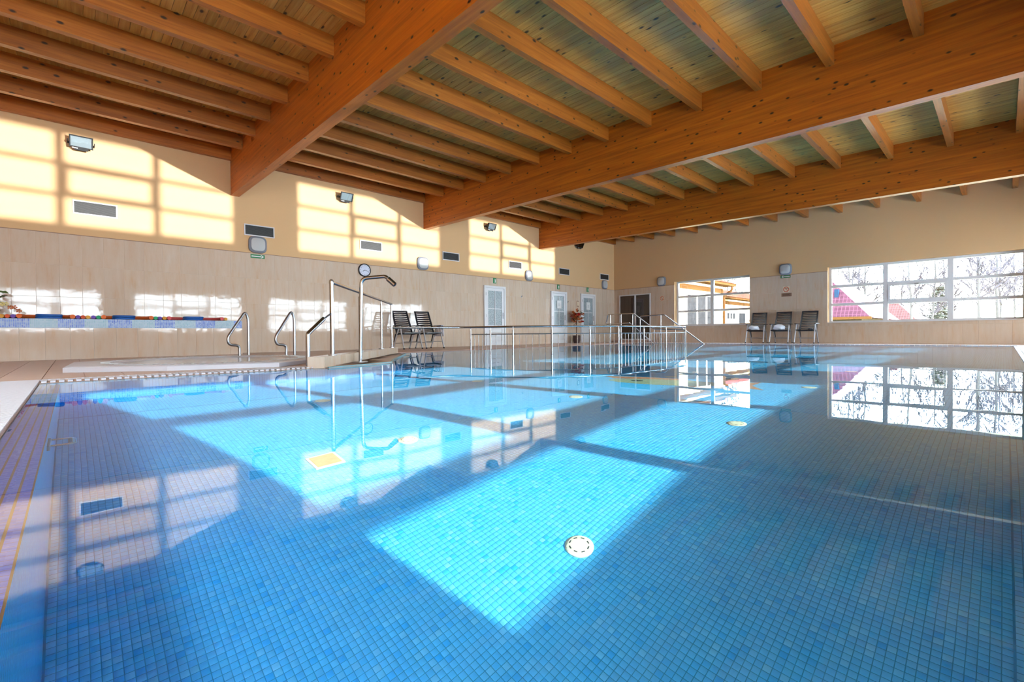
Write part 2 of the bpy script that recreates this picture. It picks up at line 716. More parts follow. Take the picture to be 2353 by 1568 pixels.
def zjoist(x):
    return 4.44 + SL * (x + 11.3)


def sheared(x0, x1, y0, y1, zb, zt):
    mb = MB()
    mb.hexa([(x0, y0, zb(x0)), (x1, y0, zb(x1)), (x1, y1, zb(x1)), (x0, y1, zb(x0)),
             (x0, y0, zt(x0)), (x1, y0, zt(x1)), (x1, y1, zt(x1)), (x0, y1, zt(x0))])
    return mb


roofm = MB()
for x0_, x1_, y0_, y1_ in ((XL - .3, XR + .3, ADDED_SKYLIGHT[3], ADDED_SKYLIGHT2[2]), (XL - .3, XR + .3, ADDED_SKYLIGHT2[3], YB + .3), (XL - .3, ADDED_SKYLIGHT2[0], ADDED_SKYLIGHT2[2], ADDED_SKYLIGHT2[3]), (ADDED_SKYLIGHT2[1], XR + .3, ADDED_SKYLIGHT2[2], ADDED_SKYLIGHT2[3]), (XL - .3, XR + .3, YN - .3, ADDED_SKYLIGHT[2]), (XL - .3, ADDED_SKYLIGHT[0], ADDED_SKYLIGHT[2], ADDED_SKYLIGHT[3]), (ADDED_SKYLIGHT[1], XR + .3, ADDED_SKYLIGHT[2], ADDED_SKYLIGHT[3])):
    q_ = sheared(x0_, x1_, y0_, y1_, lambda x: zroof(x) + 0.022, lambda x: zroof(x) + 0.2)
    roofm.hexa(q_.v)
ceiling = structure('ceiling', roofm, M['plank'])
PW = 0.118
pm = sheared(XL, XR, 0.0, PW - 0.005, zroof, lambda x: zroof(x) + 0.0215).mesh('plank', M['plank'])
y = YN
while y < YB - 0.01:
    if ADDED_SKYLIGHT[2] - PW < y < ADDED_SKYLIGHT[3] or ADDED_SKYLIGHT2[2] - PW < y < ADDED_SKYLIGHT2[3]:
        y += PW
        continue
    o = link('plank', pm, ceiling)
    o.location = (0, y, random.uniform(-0.0015, 0.0))
    y += PW
BEAMS = [-2.47, 2.73, 7.94, 13.13]
bmesh_beam = sheared(XL, XR, 0, 0.17, zbeam, lambda x: zroof(x) - 0.001).mesh('beam', M['beam'])
for yb in BEAMS:
    o = link('beam', bmesh_beam, ceiling)
    o.location = (0, yb, 0)
JX = [-12.31] + [-11.34 + 0.957 * k for k in range(16)]
BAYS = [(BEAMS[i] + 0.17, BEAMS[i + 1]) for i in range(3)] + [(BEAMS[3] + 0.17, YB)]
for bi, (a, b) in enumerate(BAYS):
    me = MB().box(0, 0.10, 0.001, b - a - 0.001, 0, zroof(0) - zjoist(0) - 0.004).mesh('joist', M['joist'])
    for x in JX:
        if x > XR - 0.1:
            continue
        o = link('joist', me, ceiling)
        o.location = (x, a, zjoist(x + 0.1))

# ------------------------------------------------------------------ walls
ZT = 5.2
T = 0.35


def wall_with_openings(axis, pos, out, lo, hi, holes, ztop):
    """axis 'x': wall in the plane x=pos running along y"""
    mb = MB()

    def bx(a, b, z0, z1):
        if axis == 'x':
            mb.box(min(pos, pos + out), max(pos, pos + out), a, b, z0, z1)
        else:
            mb.box(a, b, min(pos, pos + out), max(pos, pos + out), z0, z1)
    cur = lo
    for a, b, z0, z1 in sorted(holes):
        bx(cur, a, -1.7, ztop)
        bx(a, b, -1.7, z0)
        bx(a, b, z1, ztop)
        cur = b
    bx(cur, hi, -1.7, ztop)
    return mb


wl = structure('wall_left', MB().box(XL - T, XL, YN - T, YB + T, -1.7, 4.95), M['wall'])
wr = structure('wall_right', wall_with_openings('x', XR, T, YN - T, YB + T, [(a, b, WZ0, WZ1) for a, b in RW], 4.5), M['wall'])
DB = (-12.02, -10.45, 0.10, 2.12)
wb = structure('wall_back', wall_with_openings('y', YB, T, XL, XR, [(a, b, WZ0, WZ1) for a, b in BW], 4.9), M['wall'])
wn_ = structure('wall_near', MB().box(XL, XR, YN - T, YN, -1.7, 4.9), M['wall'])

# wall tiles, one object each: columns 0.316 m, courses of 0.6 m
TZ = [(0.0, 0.58), (0.58, 1.18), (1.18, 1.78), (1.78, 2.38)]
TW = 0.316
DOORS_L = [(26.43 * 0.39, 29.0 * 0.39), (35.26 * 0.39, 37.73 * 0.39), (40.1 * 0.39, 42.67 * 0.39)]
tile_cache = {}


def add_tile(parent, axis, a, b, z0, z1):
    key = (axis, round(b - a, 4), round(z1 - z0, 4))
    g = 0.0012
    if key not in tile_cache:
        w, h = b - a, z1 - z0
        mb = MB()
        c = 0.0015
        if axis == 'x':     # on the left wall, facing +x
            mb.hexa([(0, g, g), (0, w - g, g), (0, w - g, h - g), (0, g, h - g),
                     (0.003, g + c, g + c), (0.003, w - g - c, g + c), (0.003, w - g - c, h - g - c), (0.003, g + c, h - g - c)])
        else:               # on the back wall, facing -y
            mb.hexa([(g, 0, g), (g, 0, h - g), (w - g, 0, h - g), (w - g, 0, g),
                     (g + c, -0.003, g + c), (g + c, -0.003, h - g - c), (w - g - c, -0.003, h - g - c), (w - g - c, -0.003, g + c)])
        tile_cache[key] = mb.mesh('tile', M['tile'])
    o = link('tile', tile_cache[key], parent)
    o.location = (XL + 0.006, a, z0) if axis == 'x' else (a, YB - 0.006, z0)


def tile_wall(parent, axis, lo, hi, phase, blocks):
    a = lo
    n = math.floor((lo - phase) / TW) + 1
    edges = [lo]
    x = phase + n * TW
    while x < hi - 1e-4:
        if x - edges[-1] > 0.01:
            edges.append(x)
        x += TW
    edges.append(hi)
    for a, b in zip(edges[:-1], edges[1:]):
        for z0, z1 in TZ:
            segs = [(a, b, z0, z1)]
            for (p, q, h0, h1) in blocks:
                new = []
                for (s, t, u, v) in segs:
                    if q <= s or p >= t or h1 <= u or h0 >= v:
                        new.append((s, t, u, v))
                        continue
                    if p > s:
                        new.append((s, p, u, v))
                    if q < t:
                        new.append((q, t, u, v))
                    m0, m1 = max(s, p), min(t, q)
                    if h0 > u:
                        new.append((m0, m1, u, h0))
                    if h1 < v:
                        new.append((m0, m1, h1, v))
                segs = new
            for (s, t, u, v) in segs:
                if t - s > 0.012 and v - u > 0.012:
                    add_tile(parent, axis, s, t, u, v)


# tile backing (grout coat), part of each wall
MB().box(XL, XL + 0.006, -1.6, YB, 0, 2.38).build('grout_coat', M['grout'], wl)
gb = MB()
for a, b, z0, z1 in [(XL, BW[0][0], 0, 2.38), (BW[0][0], BW[0][1], 0, WZ0), (BW[0][1], BW[1][0], 0, 2.38), (BW[1][0], BW[1][1], 0, WZ0), (BW[1][1], XR, 0, 2.38)]:
    gb.box(a, b, YB - 0.006, YB, z0, z1)
gb.build('grout_coat', M['grout'], wb)
tile_wall(wl, 'x', -1.6, YB, 0.166, [(a, b, 0, 2.10) for a, b in DOORS_L])
tile_wall(wb, 'y', XL + 0.02, 1.0, -0.156, [(a, b, WZ0, WZ1) for a, b in BW] + [DB])
for zz_ in (2.38,):
    MB().box(XL, XL + 0.012, -1.6, YB - 0.02, zz_, zz_ + 0.012).build('edge_strip', M['brown'], wl)
    e = MB()
    for a, b in [(XL, BW[0][0]), (BW[0][1], BW[1][0]), (BW[1][1], XR)]:
        e.box(a, b, YB - 0.012, YB, zz_, zz_ + 0.012)
    e.build('edge_strip', M['brown'], wb)


# ------------------------------------------------------------------ windows
def window(name, width, ncol):
    """frame standing in the plane y=0 from x=0..width, z from WZ0..WZ1; outside is +y"""
    root = bpy.data.objects.new(name, None)
    COL.objects.link(root)
    root['kind'] = 'structure'
    f = 0.07
    mb = MB()
    mb.box(0, width, 0, 0.08, WZ0, WZ0 + f).box(0, width, 0, 0.08, WZ1 - f, WZ1)
    mb.box(0, f, 0, 0.08, WZ0 + f, WZ1 - f).box(width - f, width, 0, 0.08, WZ0 + f, WZ1 - f)
    mb.build('frame', M['white'], root)
    pitch = width / ncol
    xs = [f] + [pitch * i for i in range(1, ncol)] + [width - f]
    for i in range(1, ncol):
        MB().box(pitch * i - 0.062, pitch * i + 0.062, -0.005, 0.085, WZ0 + f, WZ1 - f).build('mullion', M['white'], root)
    zs = [WZ0 + f, 1.28, 1.88, WZ1 - f]
    for c in range(ncol):
        x0 = xs[c] + (0.062 if c else 0)
        x1 = xs[c + 1] - (0.062 if c < ncol - 1 else 0)
        for k in (1, 2):
            MB().box(x0, x1, 0.005, 0.075, zs[k] - 0.042, zs[k] + 0.042).build('transom', M['white'], root)
        for k in range(3):
            z0 = zs[k] + (0.042 if k else 0)
            z1 = zs[k + 1] - (0.042 if k < 2 else 0)
            MB().box(x0, x1, 0.037, 0.041, z0, z1).build('pane', M['glass'], root)
        if ncol == 3 and c == 1:        # the middle light opens: a sash of its own
            s = 0.055
            z0, z1 = zs[1] + 0.042, zs[2] - 0.042
            sb = MB().box(x0, x1, -0.02, 0.03, z0, z0 + s).box(x0, x1, -0.02, 0.03, z1 - s, z1)
            sb.box(x0, x0 + s, -0.02, 0.03, z0 + s, z1 - s).box(x1 - s, x1, -0.02, 0.03, z0 + s, z1 - s)
            sash = sb.build('sash', M['white'], root)
            MB().rbox((x0 + x1) / 2 - 0.05, (x0 + x1) / 2 + 0.05, -0.035, -0.02, z1 - 0.04, z1 - 0.015, 0.004).build('catch', M['dsteel'], sash)
    MB().box(-0.0, width, -0.24, 0.0, WZ0 - 0.0, WZ0 + 0.02).build('sill', M['white'], root)
    return root


w3 = window('window_1', 4.42, 3)
w2 = window('window_2', 2.95, 2)
w2.location = (BW[0][0], YB + 0.22, 0)
w3.location = (BW[1][0], YB + 0.22, 0)
for i, (a, b) in enumerate(RW):
    c = copy_tree(w3)
    c.name = 'window_%d' % (i + 3)
    c.location = (XR + 0.22, b, 0)
    c.rotation_euler = (0, 0, -math.pi / 2)

for i, k_ in enumerate((ADDED_SKYLIGHT, ADDED_SKYLIGHT2)):  # glazing of the two skylights added to light the room
    r_ = bpy.data.objects.new('window_%d' % (7 + i), None)
    COL.objects.link(r_)
    r_['kind'] = 'structure'
    sheared(k_[0], k_[1], k_[2], k_[3], lambda x: zroof(x) + .12, lambda x: zroof(x) + .126).build('pane', M['glass'], r_)
    for j_ in range(1, 6):
        xb_ = k_[0] + (k_[1] - k_[0]) * j_ / 6
        sheared(xb_ - .03, xb_ + .03, k_[2], k_[3], lambda x: zroof(x) + .06, lambda x: zroof(x) + .119).build('glazing_bar', M['white'], r_)

# ------------------------------------------------------------------ doors
DX = XL + 0.008


def door(name, y0, y1, paper):
    root = bpy.data.objects.new(name, None)
    COL.objects.link(root)
    root['kind'] = 'structure'
    root.location = (DX, y0, 0)
    w = y1 - y0
    H = 2.095
    f = 0.075
    fr = MB().box(DX, DX + 0.06, y0, y0 + f, 0.02, H).box(DX, DX + 0.06, y1 - f, y1, 0.02, H).box(DX, DX + 0.06, y0 + f, y1 - f, H - f, H)
    fr.build('frame', M['white'], root)
    a, b = y0 + f + 0.005, y1 - f - 0.005
    s = 0.10
    lf = MB()
    zg0, zg1 = 0.72, H - f - 0.10
    lf.box(DX, DX + 0.045, a, a + s, 0.03, H - f - 0.005).box(DX, DX + 0.045, b - s, b, 0.03, H - f - 0.005)
    lf.box(DX, DX + 0.045, a + s, b - s, zg1, H - f - 0.005).box(DX, DX + 0.045, a + s, b - s, zg0 - 0.12, zg0)
    lf.box(DX, DX + 0.045, a + s, b - s, 0.03, 0.16)
    leaf = lf.build('leaf', M['white'], root)
    ym, zm = (a + b) / 2, zg0 + (zg1 - zg0) * 0.48
    MB().box(DX + 0.01, DX + 0.04, ym - 0.012, ym + 0.012, zg0, zg1).build('glazing_bar', M['white'], leaf)
    MB().box(DX + 0.01, DX + 0.039, a + s, b - s, zm - 0.012, zm + 0.012).build('glazing_bar', M['white'], leaf)
    for p, q in ((a + s, ym - 0.012), (ym + 0.012, b - s)):
        for r, t in ((zg0, zm - 0.012), (zm + 0.012, zg1)):
            MB().box(DX + 0.015, DX + 0.025, p, q, r, t).build('pane', M['frost'], leaf)
    k = 3
    pw = (b - a - 2 * s) / 1
    ph = (zg0 - 0.12 - 0.16) / k
    for i in range(k):      # lower boards
        MB().rbox(DX + 0.012, DX + 0.034, a + s + 0.002, b - s - 0.002, 0.16 + i * ph + 0.004, 0.16 + (i + 1) * ph - 0.004, 0.004).build('board', M['white'], leaf)
    hy = b - 0.05
    hd = MB().box(DX + 0.045, DX + 0.053, hy - 0.02, hy + 0.02, 0.95, 1.17)
    hd.tube([(DX + 0.05, hy, 1.08), (DX + 0.095, hy, 1.08), (DX + 0.095, hy - 0.12, 1.08)], 0.009, 8)
    hd.build('handle', M['dsteel'], leaf, True)
    for z in (0.35, 1.0, 1.75):
        MB().tube([(DX + 0.062, a - 0.004, z), (DX + 0.062, a - 0.004, z + 0.1)], 0.009, 8).build('hinge', M['dsteel'], root, True)
    if paper:
        q = thing('paper_notice', paper, 'notice', (DX + 0.06, ym, 1.58))
        MB().box(DX + 0.046, DX + 0.048, ym - 0.13, ym + 0.13, 1.42, 1.74).build('sheet', M['paper'], q)
        t = MB()
        for i in range(4):
            t.box(DX + 0.048, DX + 0.0487, ym - 0.06, ym + 0.06 - 0.02 * (i % 2), 1.52 + 0.03 * i, 1.528 + 0.03 * i)
        t.build('printed_text', M['lampring'], q)
    return root


door('door_1', *DOORS_L[0], None)
door('door_2', *DOORS_L[1], 'white paper notice on the glass of the middle of the three white doors')
door('door_3', *DOORS_L[2], 'white paper notice on the white door beside the potted plant')
# dark glazed double door in the back wall
root = bpy.data.objects.new('door_4', None)
COL.objects.link(root)
root['kind'] = 'structure'
root.location = (DB[0], YB, 0)
x0, x1, z0, z1 = DB
f = 0.05
fy0, fy1 = YB - 0.05, YB - 0.002
MB().box(x0, x0 + f, fy0, fy1, z0, z1).box(x1 - f, x1, fy0, fy1, z0, z1).box(x0 + f, x1 - f, fy0, fy1, z1 - f, z1).box(x0 + f, x1 - f, fy0, fy1, z0, z0 + f).build('frame', M['white'], root)
xm = x0 + (x1 - x0) * 0.525
MB().box(xm - 0.035, xm + 0.035, fy0, fy1, z0 + f, z1 - f).build('mullion', M['white'], root)
MB().box(x0 + f, xm - 0.035, YB - 0.03, YB - 0.015, z0 + f, z1 - f).build('pane', M['darkglass'], root)
MB().box(xm + 0.035, x1 - f, YB - 0.03, YB - 0.015, z0 + f, z1 - f).build('pane', M['darkglass'], root)
MB().tube([(x1 - 0.11, YB - 0.03, 1.0), (x1 - 0.11, YB - 0.09, 1.0), (x1 - 0.11, YB - 0.09, 1.25), (x1 - 0.11, YB - 0.03, 1.25)], 0.011, 8).build('handle', M['black'], root, True)
MB().box(x0 - 0.05, x1 + 0.3, YB - 0.35, YB - 0.008, 0.006, 0.1).build('threshold_step', M['deck'], root)

# ------------------------------------------------------------------ deck, pool basin, water
WATER = -0.001
DECK = 0.012
O = [(.22, -.21), (.22, 16.45), (-10.2, 16.45), (-9.0, 5.12), (-8.54, 5.04), (-6.6, 3.68), (-5.99, 3.33), (-5.73, 2.73), (-5.6, 2.25), (-5.74, 2.2), (-5.74, -.21)]
I = [(.03, -.08), (.03, 16.25), (-9.98, 16.25), (-8.82, 5.3), (-8.5, 5.2), (-6.5, 3.85), (-5.85, 3.42), (-5.57, 2.75), (-5.45, 2.3), (-5.56, 2.15), (-5.56, -.08)]
DEPTH = -1.302
dm = MB()
# right-hand deck kept a thin slab over added unseen water, for the sun caustics
dm.prism([(.22, YN), (XR, YN), (XR, YB), (.22, YB)], .0005, DECK - 0.008)
dm.prism([(XL, 16.45), (.22, 16.45), (.22, YB), (XL, YB)], -1.7, DECK - 0.008)
dm.prism([(XL, YN), (.22, YN), (.22, -.21), (XL, -.21)], -1.7, DECK - 0.008)
dm.prism([(XL, -.21)] + O[:1:-1] + [(XL, 16.45)], -1.7, DECK - 0.008)
floor = structure('floor', dm, M['deck_grout'])


def inside(p, poly):
    x, y = p
    r = False
    for i in range(len(poly)):
        (x1, y1), (x2, y2) = poly[i], poly[i - 1]
        if (y1 > y) != (y2 > y) and x < (x2 - x1) * (y - y1) / (y2 - y1) + x1:
            r = not r
    return r


cells = []
DT = 0.3
left_poly = [(XL, -.21)] + O[:1:-1] + [(XL, 16.45)]
for i in range(-12, 54):
    for j in range(-12, 62):
        xx, yy = XR - 16.0 + i * DT + 0.13, -0.21 + j * DT
        if xx < XL or xx + DT > XR or yy + DT > YB or yy < YN:
            continue
        cs = [(xx, yy), (xx + DT, yy), (xx + DT, yy + DT), (xx, yy + DT)]
        if any(inside(c, [(p[0], p[1]) for p in O]) for c in cs):
            continue
        cx_, cy_ = xx + DT / 2, yy + DT / 2
        # in view of the camera only
        d = 0.7263 * -cx_ + 0.687 * cy_
        if d < 0.5 or cx_ > 1.5:
            continue
        l = 0.687 * cx_ + 0.726 * cy_
        if abs(l) > 1.25 * d:
            continue
        cells.append((d, xx, yy))
cells.sort()
tmesh = MB().hexa([(0.002, 0.002, 0), (DT - 0.002, 0.002, 0), (DT - 0.002, DT - 0.002, 0), (0.002, DT - 0.002, 0),
                   (0.004, 0.004, 0.008), (DT - 0.004, 0.004, 0.008), (DT - 0.004, DT - 0.004, 0.008), (0.004, DT - 0.004, 0.008)]).mesh('floor_tile', M['deck'])
for d, xx, yy in cells[:300]:
    o = link('floor_tile', tmesh, floor)
    o.location = (xx, yy, DECK - 0.008)
rest = MB()
for d, xx, yy in cells[300:]:
    rest.box(xx + 0.003, xx + DT - 0.003, yy + 0.003, yy + DT - 0.003, DECK - 0.008, DECK)
tag(rest.build('floor_tiling', M['deck'], floor), kind='stuff')

# basin: floor, walls, submerged rim
pb = MB()
NEAR = (-4.6, -0.08, 0.03, 5.3)         # area whose mosaic is modelled square by square
WALLS = [(2.85, -.08), (2.85, 16.25)] + I[2:]  # right wall moved unseen under the deck, clear of the caustic rays
for i in range(len(I)):
    a, b = WALLS[i], WALLS[(i + 1) % len(I)]
    pb.poly([(a[0], a[1], -.05), (b[0], b[1], -.05), (b[0], b[1], DEPTH - .02), (a[0], a[1], DEPTH - .02)])
    if i == 0:
        continue        # the right-hand rim is built below
    a, b = I[i], I[(i + 1) % len(I)]
    c, d = O[i], O[(i + 1) % len(O)]
    pb.poly([(c[0], c[1], -.014), (d[0], d[1], -.014), (b[0], b[1], -.05), (a[0], a[1], -.05)])
    pb.poly([(c[0], c[1], .0), (d[0], d[1], .0), (d[0], d[1], -.014), (c[0], c[1], -.014)])
basin = structure('pool_basin', pb, M['mosaic_far'])
fl = MB()
fl.poly([(p[0], p[1], DEPTH) for p in WALLS])
pfloor = fl.build('pool_floor', M['mosaic_far'], basin)
# a bed of dark joint under the modelled squares, a hair above the far floor
gx0, gy0, gx1, gy1 = NEAR
gbed = MB().poly([(gx0, gy0, DEPTH + .0008), (gx1, gy0, DEPTH + .0008), (gx1, gy1, DEPTH + .0008), (gx0, gy1, DEPTH + .0008)])
MBg = MB()
MBg.poly([(gx0, gy0, DEPTH + .0008), (gx1, gy0, DEPTH + .0008), (gx1, gy1, DEPTH + .0008), (gx0, gy1, DEPTH + .0008)])
bed = MBg.build('joint_bed', M['mgrout'], basin)

ix = np.arange(math.ceil(gx0 / P), math.floor(gx1 / P))
iy = np.arange(math.ceil(gy0 / P), math.floor(gy1 / P))
GX, GY = np.meshgrid(ix, iy, indexing='ij')
TX, TY = GX.ravel() * P, GY.ravel() * P
dist = -0.7263 * TX + 0.687 * TY
keep = np.ones(len(TX), bool)
order = np.argsort(np.hypot(TX + 0.55, TY - 0.95))      # nearest the lower edge of the picture first
parts_i = order[:300]
keep[parts_i] = False
tz0, tz1 = DEPTH + .0008, DEPTH + .0016
j = 0.0012
tl = MB().hexa([(j, j, 0), (P - j, j, 0), (P - j, P - j, 0), (j, P - j, 0),
                (j + .001, j + .001, tz1 - tz0), (P - j - .001, j + .001, tz1 - tz0), (P - j - .001, P - j - .001, tz1 - tz0), (j + .001, P - j - .001, tz1 - tz0)]).mesh('mosaic_tile', M['mosaic'])
recv = [basin, pfloor, bed]
for q in parts_i:
    o = link('mosaic_tile', tl, basin)
    o.location = (TX[q], TY[q], tz0)
    recv.append(o)
KX, KY = TX[keep], TY[keep]
n = len(KX)
base = np.array([(j, j, 0), (P - j, j, 0), (P - j, P - j, 0), (j, P - j, 0),
                 (j + .001, j + .001, tz1 - tz0), (P - j - .001, j + .001, tz1 - tz0), (P - j - .001, P - j - .001, tz1 - tz0), (j + .001, P - j - .001, tz1 - tz0)])
V = base[None] + np.stack([KX, KY, np.full(n, tz0)], 1)[:, None, :]
V[:, :, 2] += RNG.uniform(-.0002, .0002, n)[:, None]
F = np.array([(4, 5, 6, 7), (0, 1, 5, 4), (1, 2, 6, 5), (2, 3, 7, 6), (3, 0, 4, 7)])
FA = (F[None] + (np.arange(n) * 8)[:, None, None]).reshape(-1)
me = bpy.data.meshes.new('mosaic_tiling')
me.vertices.add(n * 8)
me.vertices.foreach_set('co', V.astype(np.float32).ravel())
me.loops.add(n * 20)
me.loops.foreach_set('vertex_index', FA.astype(np.int32))
me.polygons.add(n * 5)
me.polygons.foreach_set('loop_start', np.arange(0, n * 20, 4).astype(np.int32))
me.update(calc_edges=True)
me.materials.append(M['mosaic'])
o = link('mosaic_tiling', me, basin)
o['kind'] = 'stuff'
recv.append(o)

# near rim: five courses of small violet tiles with tan joints, under a film of water
MBr = MB()
MBr.poly([(-5.74, -.21, -.0135), (.22, -.21, -.0135), (.03, -.08, -.0495), (-5.56, -.08, -.0495)])
rb = MBr.build('rim_bed', M['tan_grout'], basin)
recv.append(rb)
rim = MB()
rows = 5
for r in range(rows):
    v0, v1 = r / rows + 0.012, (r + 1) / rows - 0.03
    ya, yb_ = -.21 + .13 * v0, -.21 + .13 * v1
    za, zb_ = -.0125 - .036 * v0, -.0125 - .036 * v1
    x = -5.6
    while x < 0.0:
        rim.poly([(x, ya, za), (x + 0.0235, ya, za), (x + 0.0235, yb_, zb_), (x, yb_, zb_)])
        x += 0.025
o = tag(rim.build('rim_tiling', M['edge_tile'], basin), kind='stuff')
recv.append(o)
# right rim: alternating blocks of blue and pale mosaic, awash at the water line
MBr = MB().box(.170, .2195, -.2, 16.45, .0006, .0045)
MBr.build('rim_bed', M['pale_grout'], basin)
for col, ph in (('mosaic_blue', 0), ('mosaic_pale', 1)):
    mb = MB()
    yy = 0.0
    k = 0
    while yy < 16.2:
        if k % 2 == ph:
            for s in range(12):
                for r in range(2):
                    xa, xb = .1715 + .0238 * r, .1715 + .0238 * r + .0215
                    y0_, y1_ = yy + s * .025 + .001, yy + s * .025 + .0235
                    mb.poly([(xa, y0_, 0.0055), (xb, y0_, 0.0055), (xb, y1_, 0.0055), (xa, y1_, 0.0055)])
        yy += .3
        k += 1
    tag(mb.build('rim_tiling', M[col], basin), kind='stuff')

# water extended unseen under the right and far deck, to seed the sun caustics
wm = MB()
wm.poly([(2.95, -.21, WATER), (2.95, 17.9, WATER), (-10.2, 17.9, WATER)] + [(p[0], p[1], WATER) for p in O[2:]])
wat = structure('water', wm, M['water'], smooth=True)
wat.cycles.is_caustics_caster = True

M['inlet'] = plain('inlet_cream', S(214, 226, 204), .5)
# drains set into the pool floor
k = 0
dl = {}
rown = ['nearest to the camera', 'second along the pool', 'third along the pool', 'fourth along the pool', 'fifth along the pool', 'sixth along the pool', 'seventh along the pool', 'farthest along the pool']
coln = ['in the middle of the sunlit strip', 'in the row between the strip and the left side', 'in the row nearest the hot tub side']
for ci, xd in enumerate((-1.29, -2.73, -4.18)):
    for ri in range(4):
        yd = 1.62 + 1.775 * ri
        t = thing('pool_drain', 'round cream floor inlet under water, %s, %s' % (rown[ri], ['right row', 'middle row', 'left row'][ci]), 'drain', (xd, yd, DEPTH), 'round inlets in the pool floor')
        d = MB().lathe([(0.065, 0), (0.065, 0.008), (0.058, 0.013), (0.03, 0.015), (0.0, 0.015)][:4], (xd, yd, DEPTH), 24).build('cover', M['inlet'], t, True)
        recv.append(d)
        for q in range(8):
            a = q * math.pi / 4 + 0.3
            px, py = xd + 0.043 * math.cos(a), yd + 0.043 * math.sin(a)
            s = MB().bar((px - 0.008 * math.sin(a), py + 0.008 * math.cos(a), DEPTH + .0145), (px + 0.008 * math.sin(a), py - 0.008 * math.cos(a), DEPTH + .0145), 0.005, 0.003).build('slot', M['dsteel'], t)
            recv.append(s)

# hatch in the floor
t = thing('floor_hatch', 'small square yellowish hatch with pale rim sunk in the pool floor', 'hatch', (-2.745, 1.075, DEPTH))
c = (-2.745, 1.075)
h1 = MB().box(c[0] - .085, c[0] + .085, c[1] - .085, c[1] + .085, DEPTH, DEPTH + .012).build('rim', M['inlet'], t)
h2 = MB().box(c[0] - .07, c[0] + .07, c[1] - .07, c[1] + .07, DEPTH + .012, DEPTH + .016).build('cover', plain('sandy_cover', D(196, 180, 136), 0.5, var=0.2, scale=30), t)
recv += [h1, h2]

# fish picture laid in the floor mosaic
fish = thing('mosaic_fish', 'green and orange fish picture set in the pool floor near the railing', 'mosaic', (-2.75, 4.75, DEPTH))


def flat(pts, name, mat, dz):
    mb = MB()
    mb.prism(pts, DEPTH + .002, DEPTH + dz)
    o = mb.build(name, mat, fish)
    recv.append(o)


fc = Vector((-2.55, 4.70))
fa, fb_ = Vector((0.85, 0.30)).normalized(), Vector((-0.35, 0.93)).normalized()


def fp(u, v):
    q = fc + fa * u + fb_ * v
    return (q.x, q.y)


fgreen = mosaic('fish_green', P, [(0, D(176, 200, 140)), (1, D(206, 222, 170))], GROUT, .003, True)
forange = mosaic('fish_orange', P, [(0, D(224, 136, 40)), (1, D(240, 170, 80))], GROUT, .003, True)
flat([fp(0.62 * math.cos(a), 0.22 * math.sin(a)) for a in np.linspace(0, 2 * math.pi, 28)[:-1]], 'body', fgreen, .006)
flat([fp(-0.6, 0.16), fp(-0.3, 0.17), fp(0.1, 0.2), fp(0.35, 0.16), fp(0.1, 0.34), fp(-0.3, 0.38), fp(-0.75, 0.34)], 'back_fin', forange, .0055)
flat([fp(0.5, 0.0), fp(0.95, 0.28), fp(0.85, 0.0), fp(0.95, -0.28)], 'tail_fin', forange, .0055)
flat([fp(0.1, -0.2), fp(0.45, -0.1), fp(0.5, -0.3)], 'belly_fin', forange, .0055)
flat([fp(-0.3 + .07 * math.cos(a), 0.03 + .05 * math.sin(a)) for a in np.linspace(0, 2 * math.pi, 16)[:-1]], 'eye', plain('eye_dark', D(16, 60, 70), 0.4), .009)

# underwater wall bracket near the left corner of the near side
t = thing('underwater_grip', 'small steel grip fixed under water to the near pool side', 'grip', (-2.72, -.08, -.25))
g1 = MB().rbox(-2.82, -2.62, -.08, -.07, -.31, -.22, 0.003).build('plate', M['dsteel'], t)
g2 = MB().tube(fillet([(-2.79, -.075, -.245), (-2.79, -.005, -.245), (-2.65, -.005, -.245), (-2.65, -.075, -.245)], .03), .014, 10).build('bar', M['steel'], t, True)
recv += [g1, g2]
receiver(*recv)

# overflow grating round the pool: frame and slats
gr = thing('overflow_grating', 'white slotted overflow grating lying along the pool edge', 'grating', (-5.85, 1.0, DECK))
bars = MB()
y = -0.2
while y < 2.15:
    bars.box(-5.98, -5.745, y, y + 0.034, -0.004, DECK + 0.006)
    y += 0.056
x = -5.98
while x < 0.2:
    bars.box(x, x + 0.034, -.46, -.215, -0.004, DECK + 0.006)
    x += 0.046
tag(bars.build('slats', M['plastic'], gr), kind='stuff')
MB().box(-5.99, -5.742, -.2, 2.17, -0.003, 0.0005).build('channel', M['vent_dark'], gr)
MB().box(-5.99, .22, -.47, -.213, -0.003, 0.0035).build('tray', M['plastic'], gr)
MB().box(-6.0, -5.98, -.47, 2.17, -0.003, DECK + .007).box(-6.0, .22, -.48, -.46, -0.003, DECK + .007).build('edge_bar', M['plastic'], gr)
g2 = thing('overflow_grating', 'white overflow grating strip along the far pool edge below the chairs', 'grating', (-4, 16.6, DECK))
bars = MB()
x = -10.1
while x < 0.2:
    bars.box(x, x + 0.09, 16.47, 16.70, -0.004, DECK + 0.006)
    x += 0.11
tag(bars.build('slats', M['plastic'], g2), kind='stuff')
MB().box(-10.15, .2, 16.455, 16.72, -0.003, 0.001).build('channel', M['plastic'], g2)
g3 = thing('overflow_grating', 'white overflow grating strip along the right-hand pool edge', 'grating', (.35, 8, DECK))
bars = MB()
y = -0.2
while y < 16.7:
    bars.box(.225, .47, y, y + 0.05, 0.0055, DECK + 0.006)
    y += 0.065
tag(bars.build('slats', M['plastic'], g3), kind='stuff')
MB().box(.222, .48, -.2, 16.7, 0.0042, 0.0054).build('channel', M['plastic'], g3)

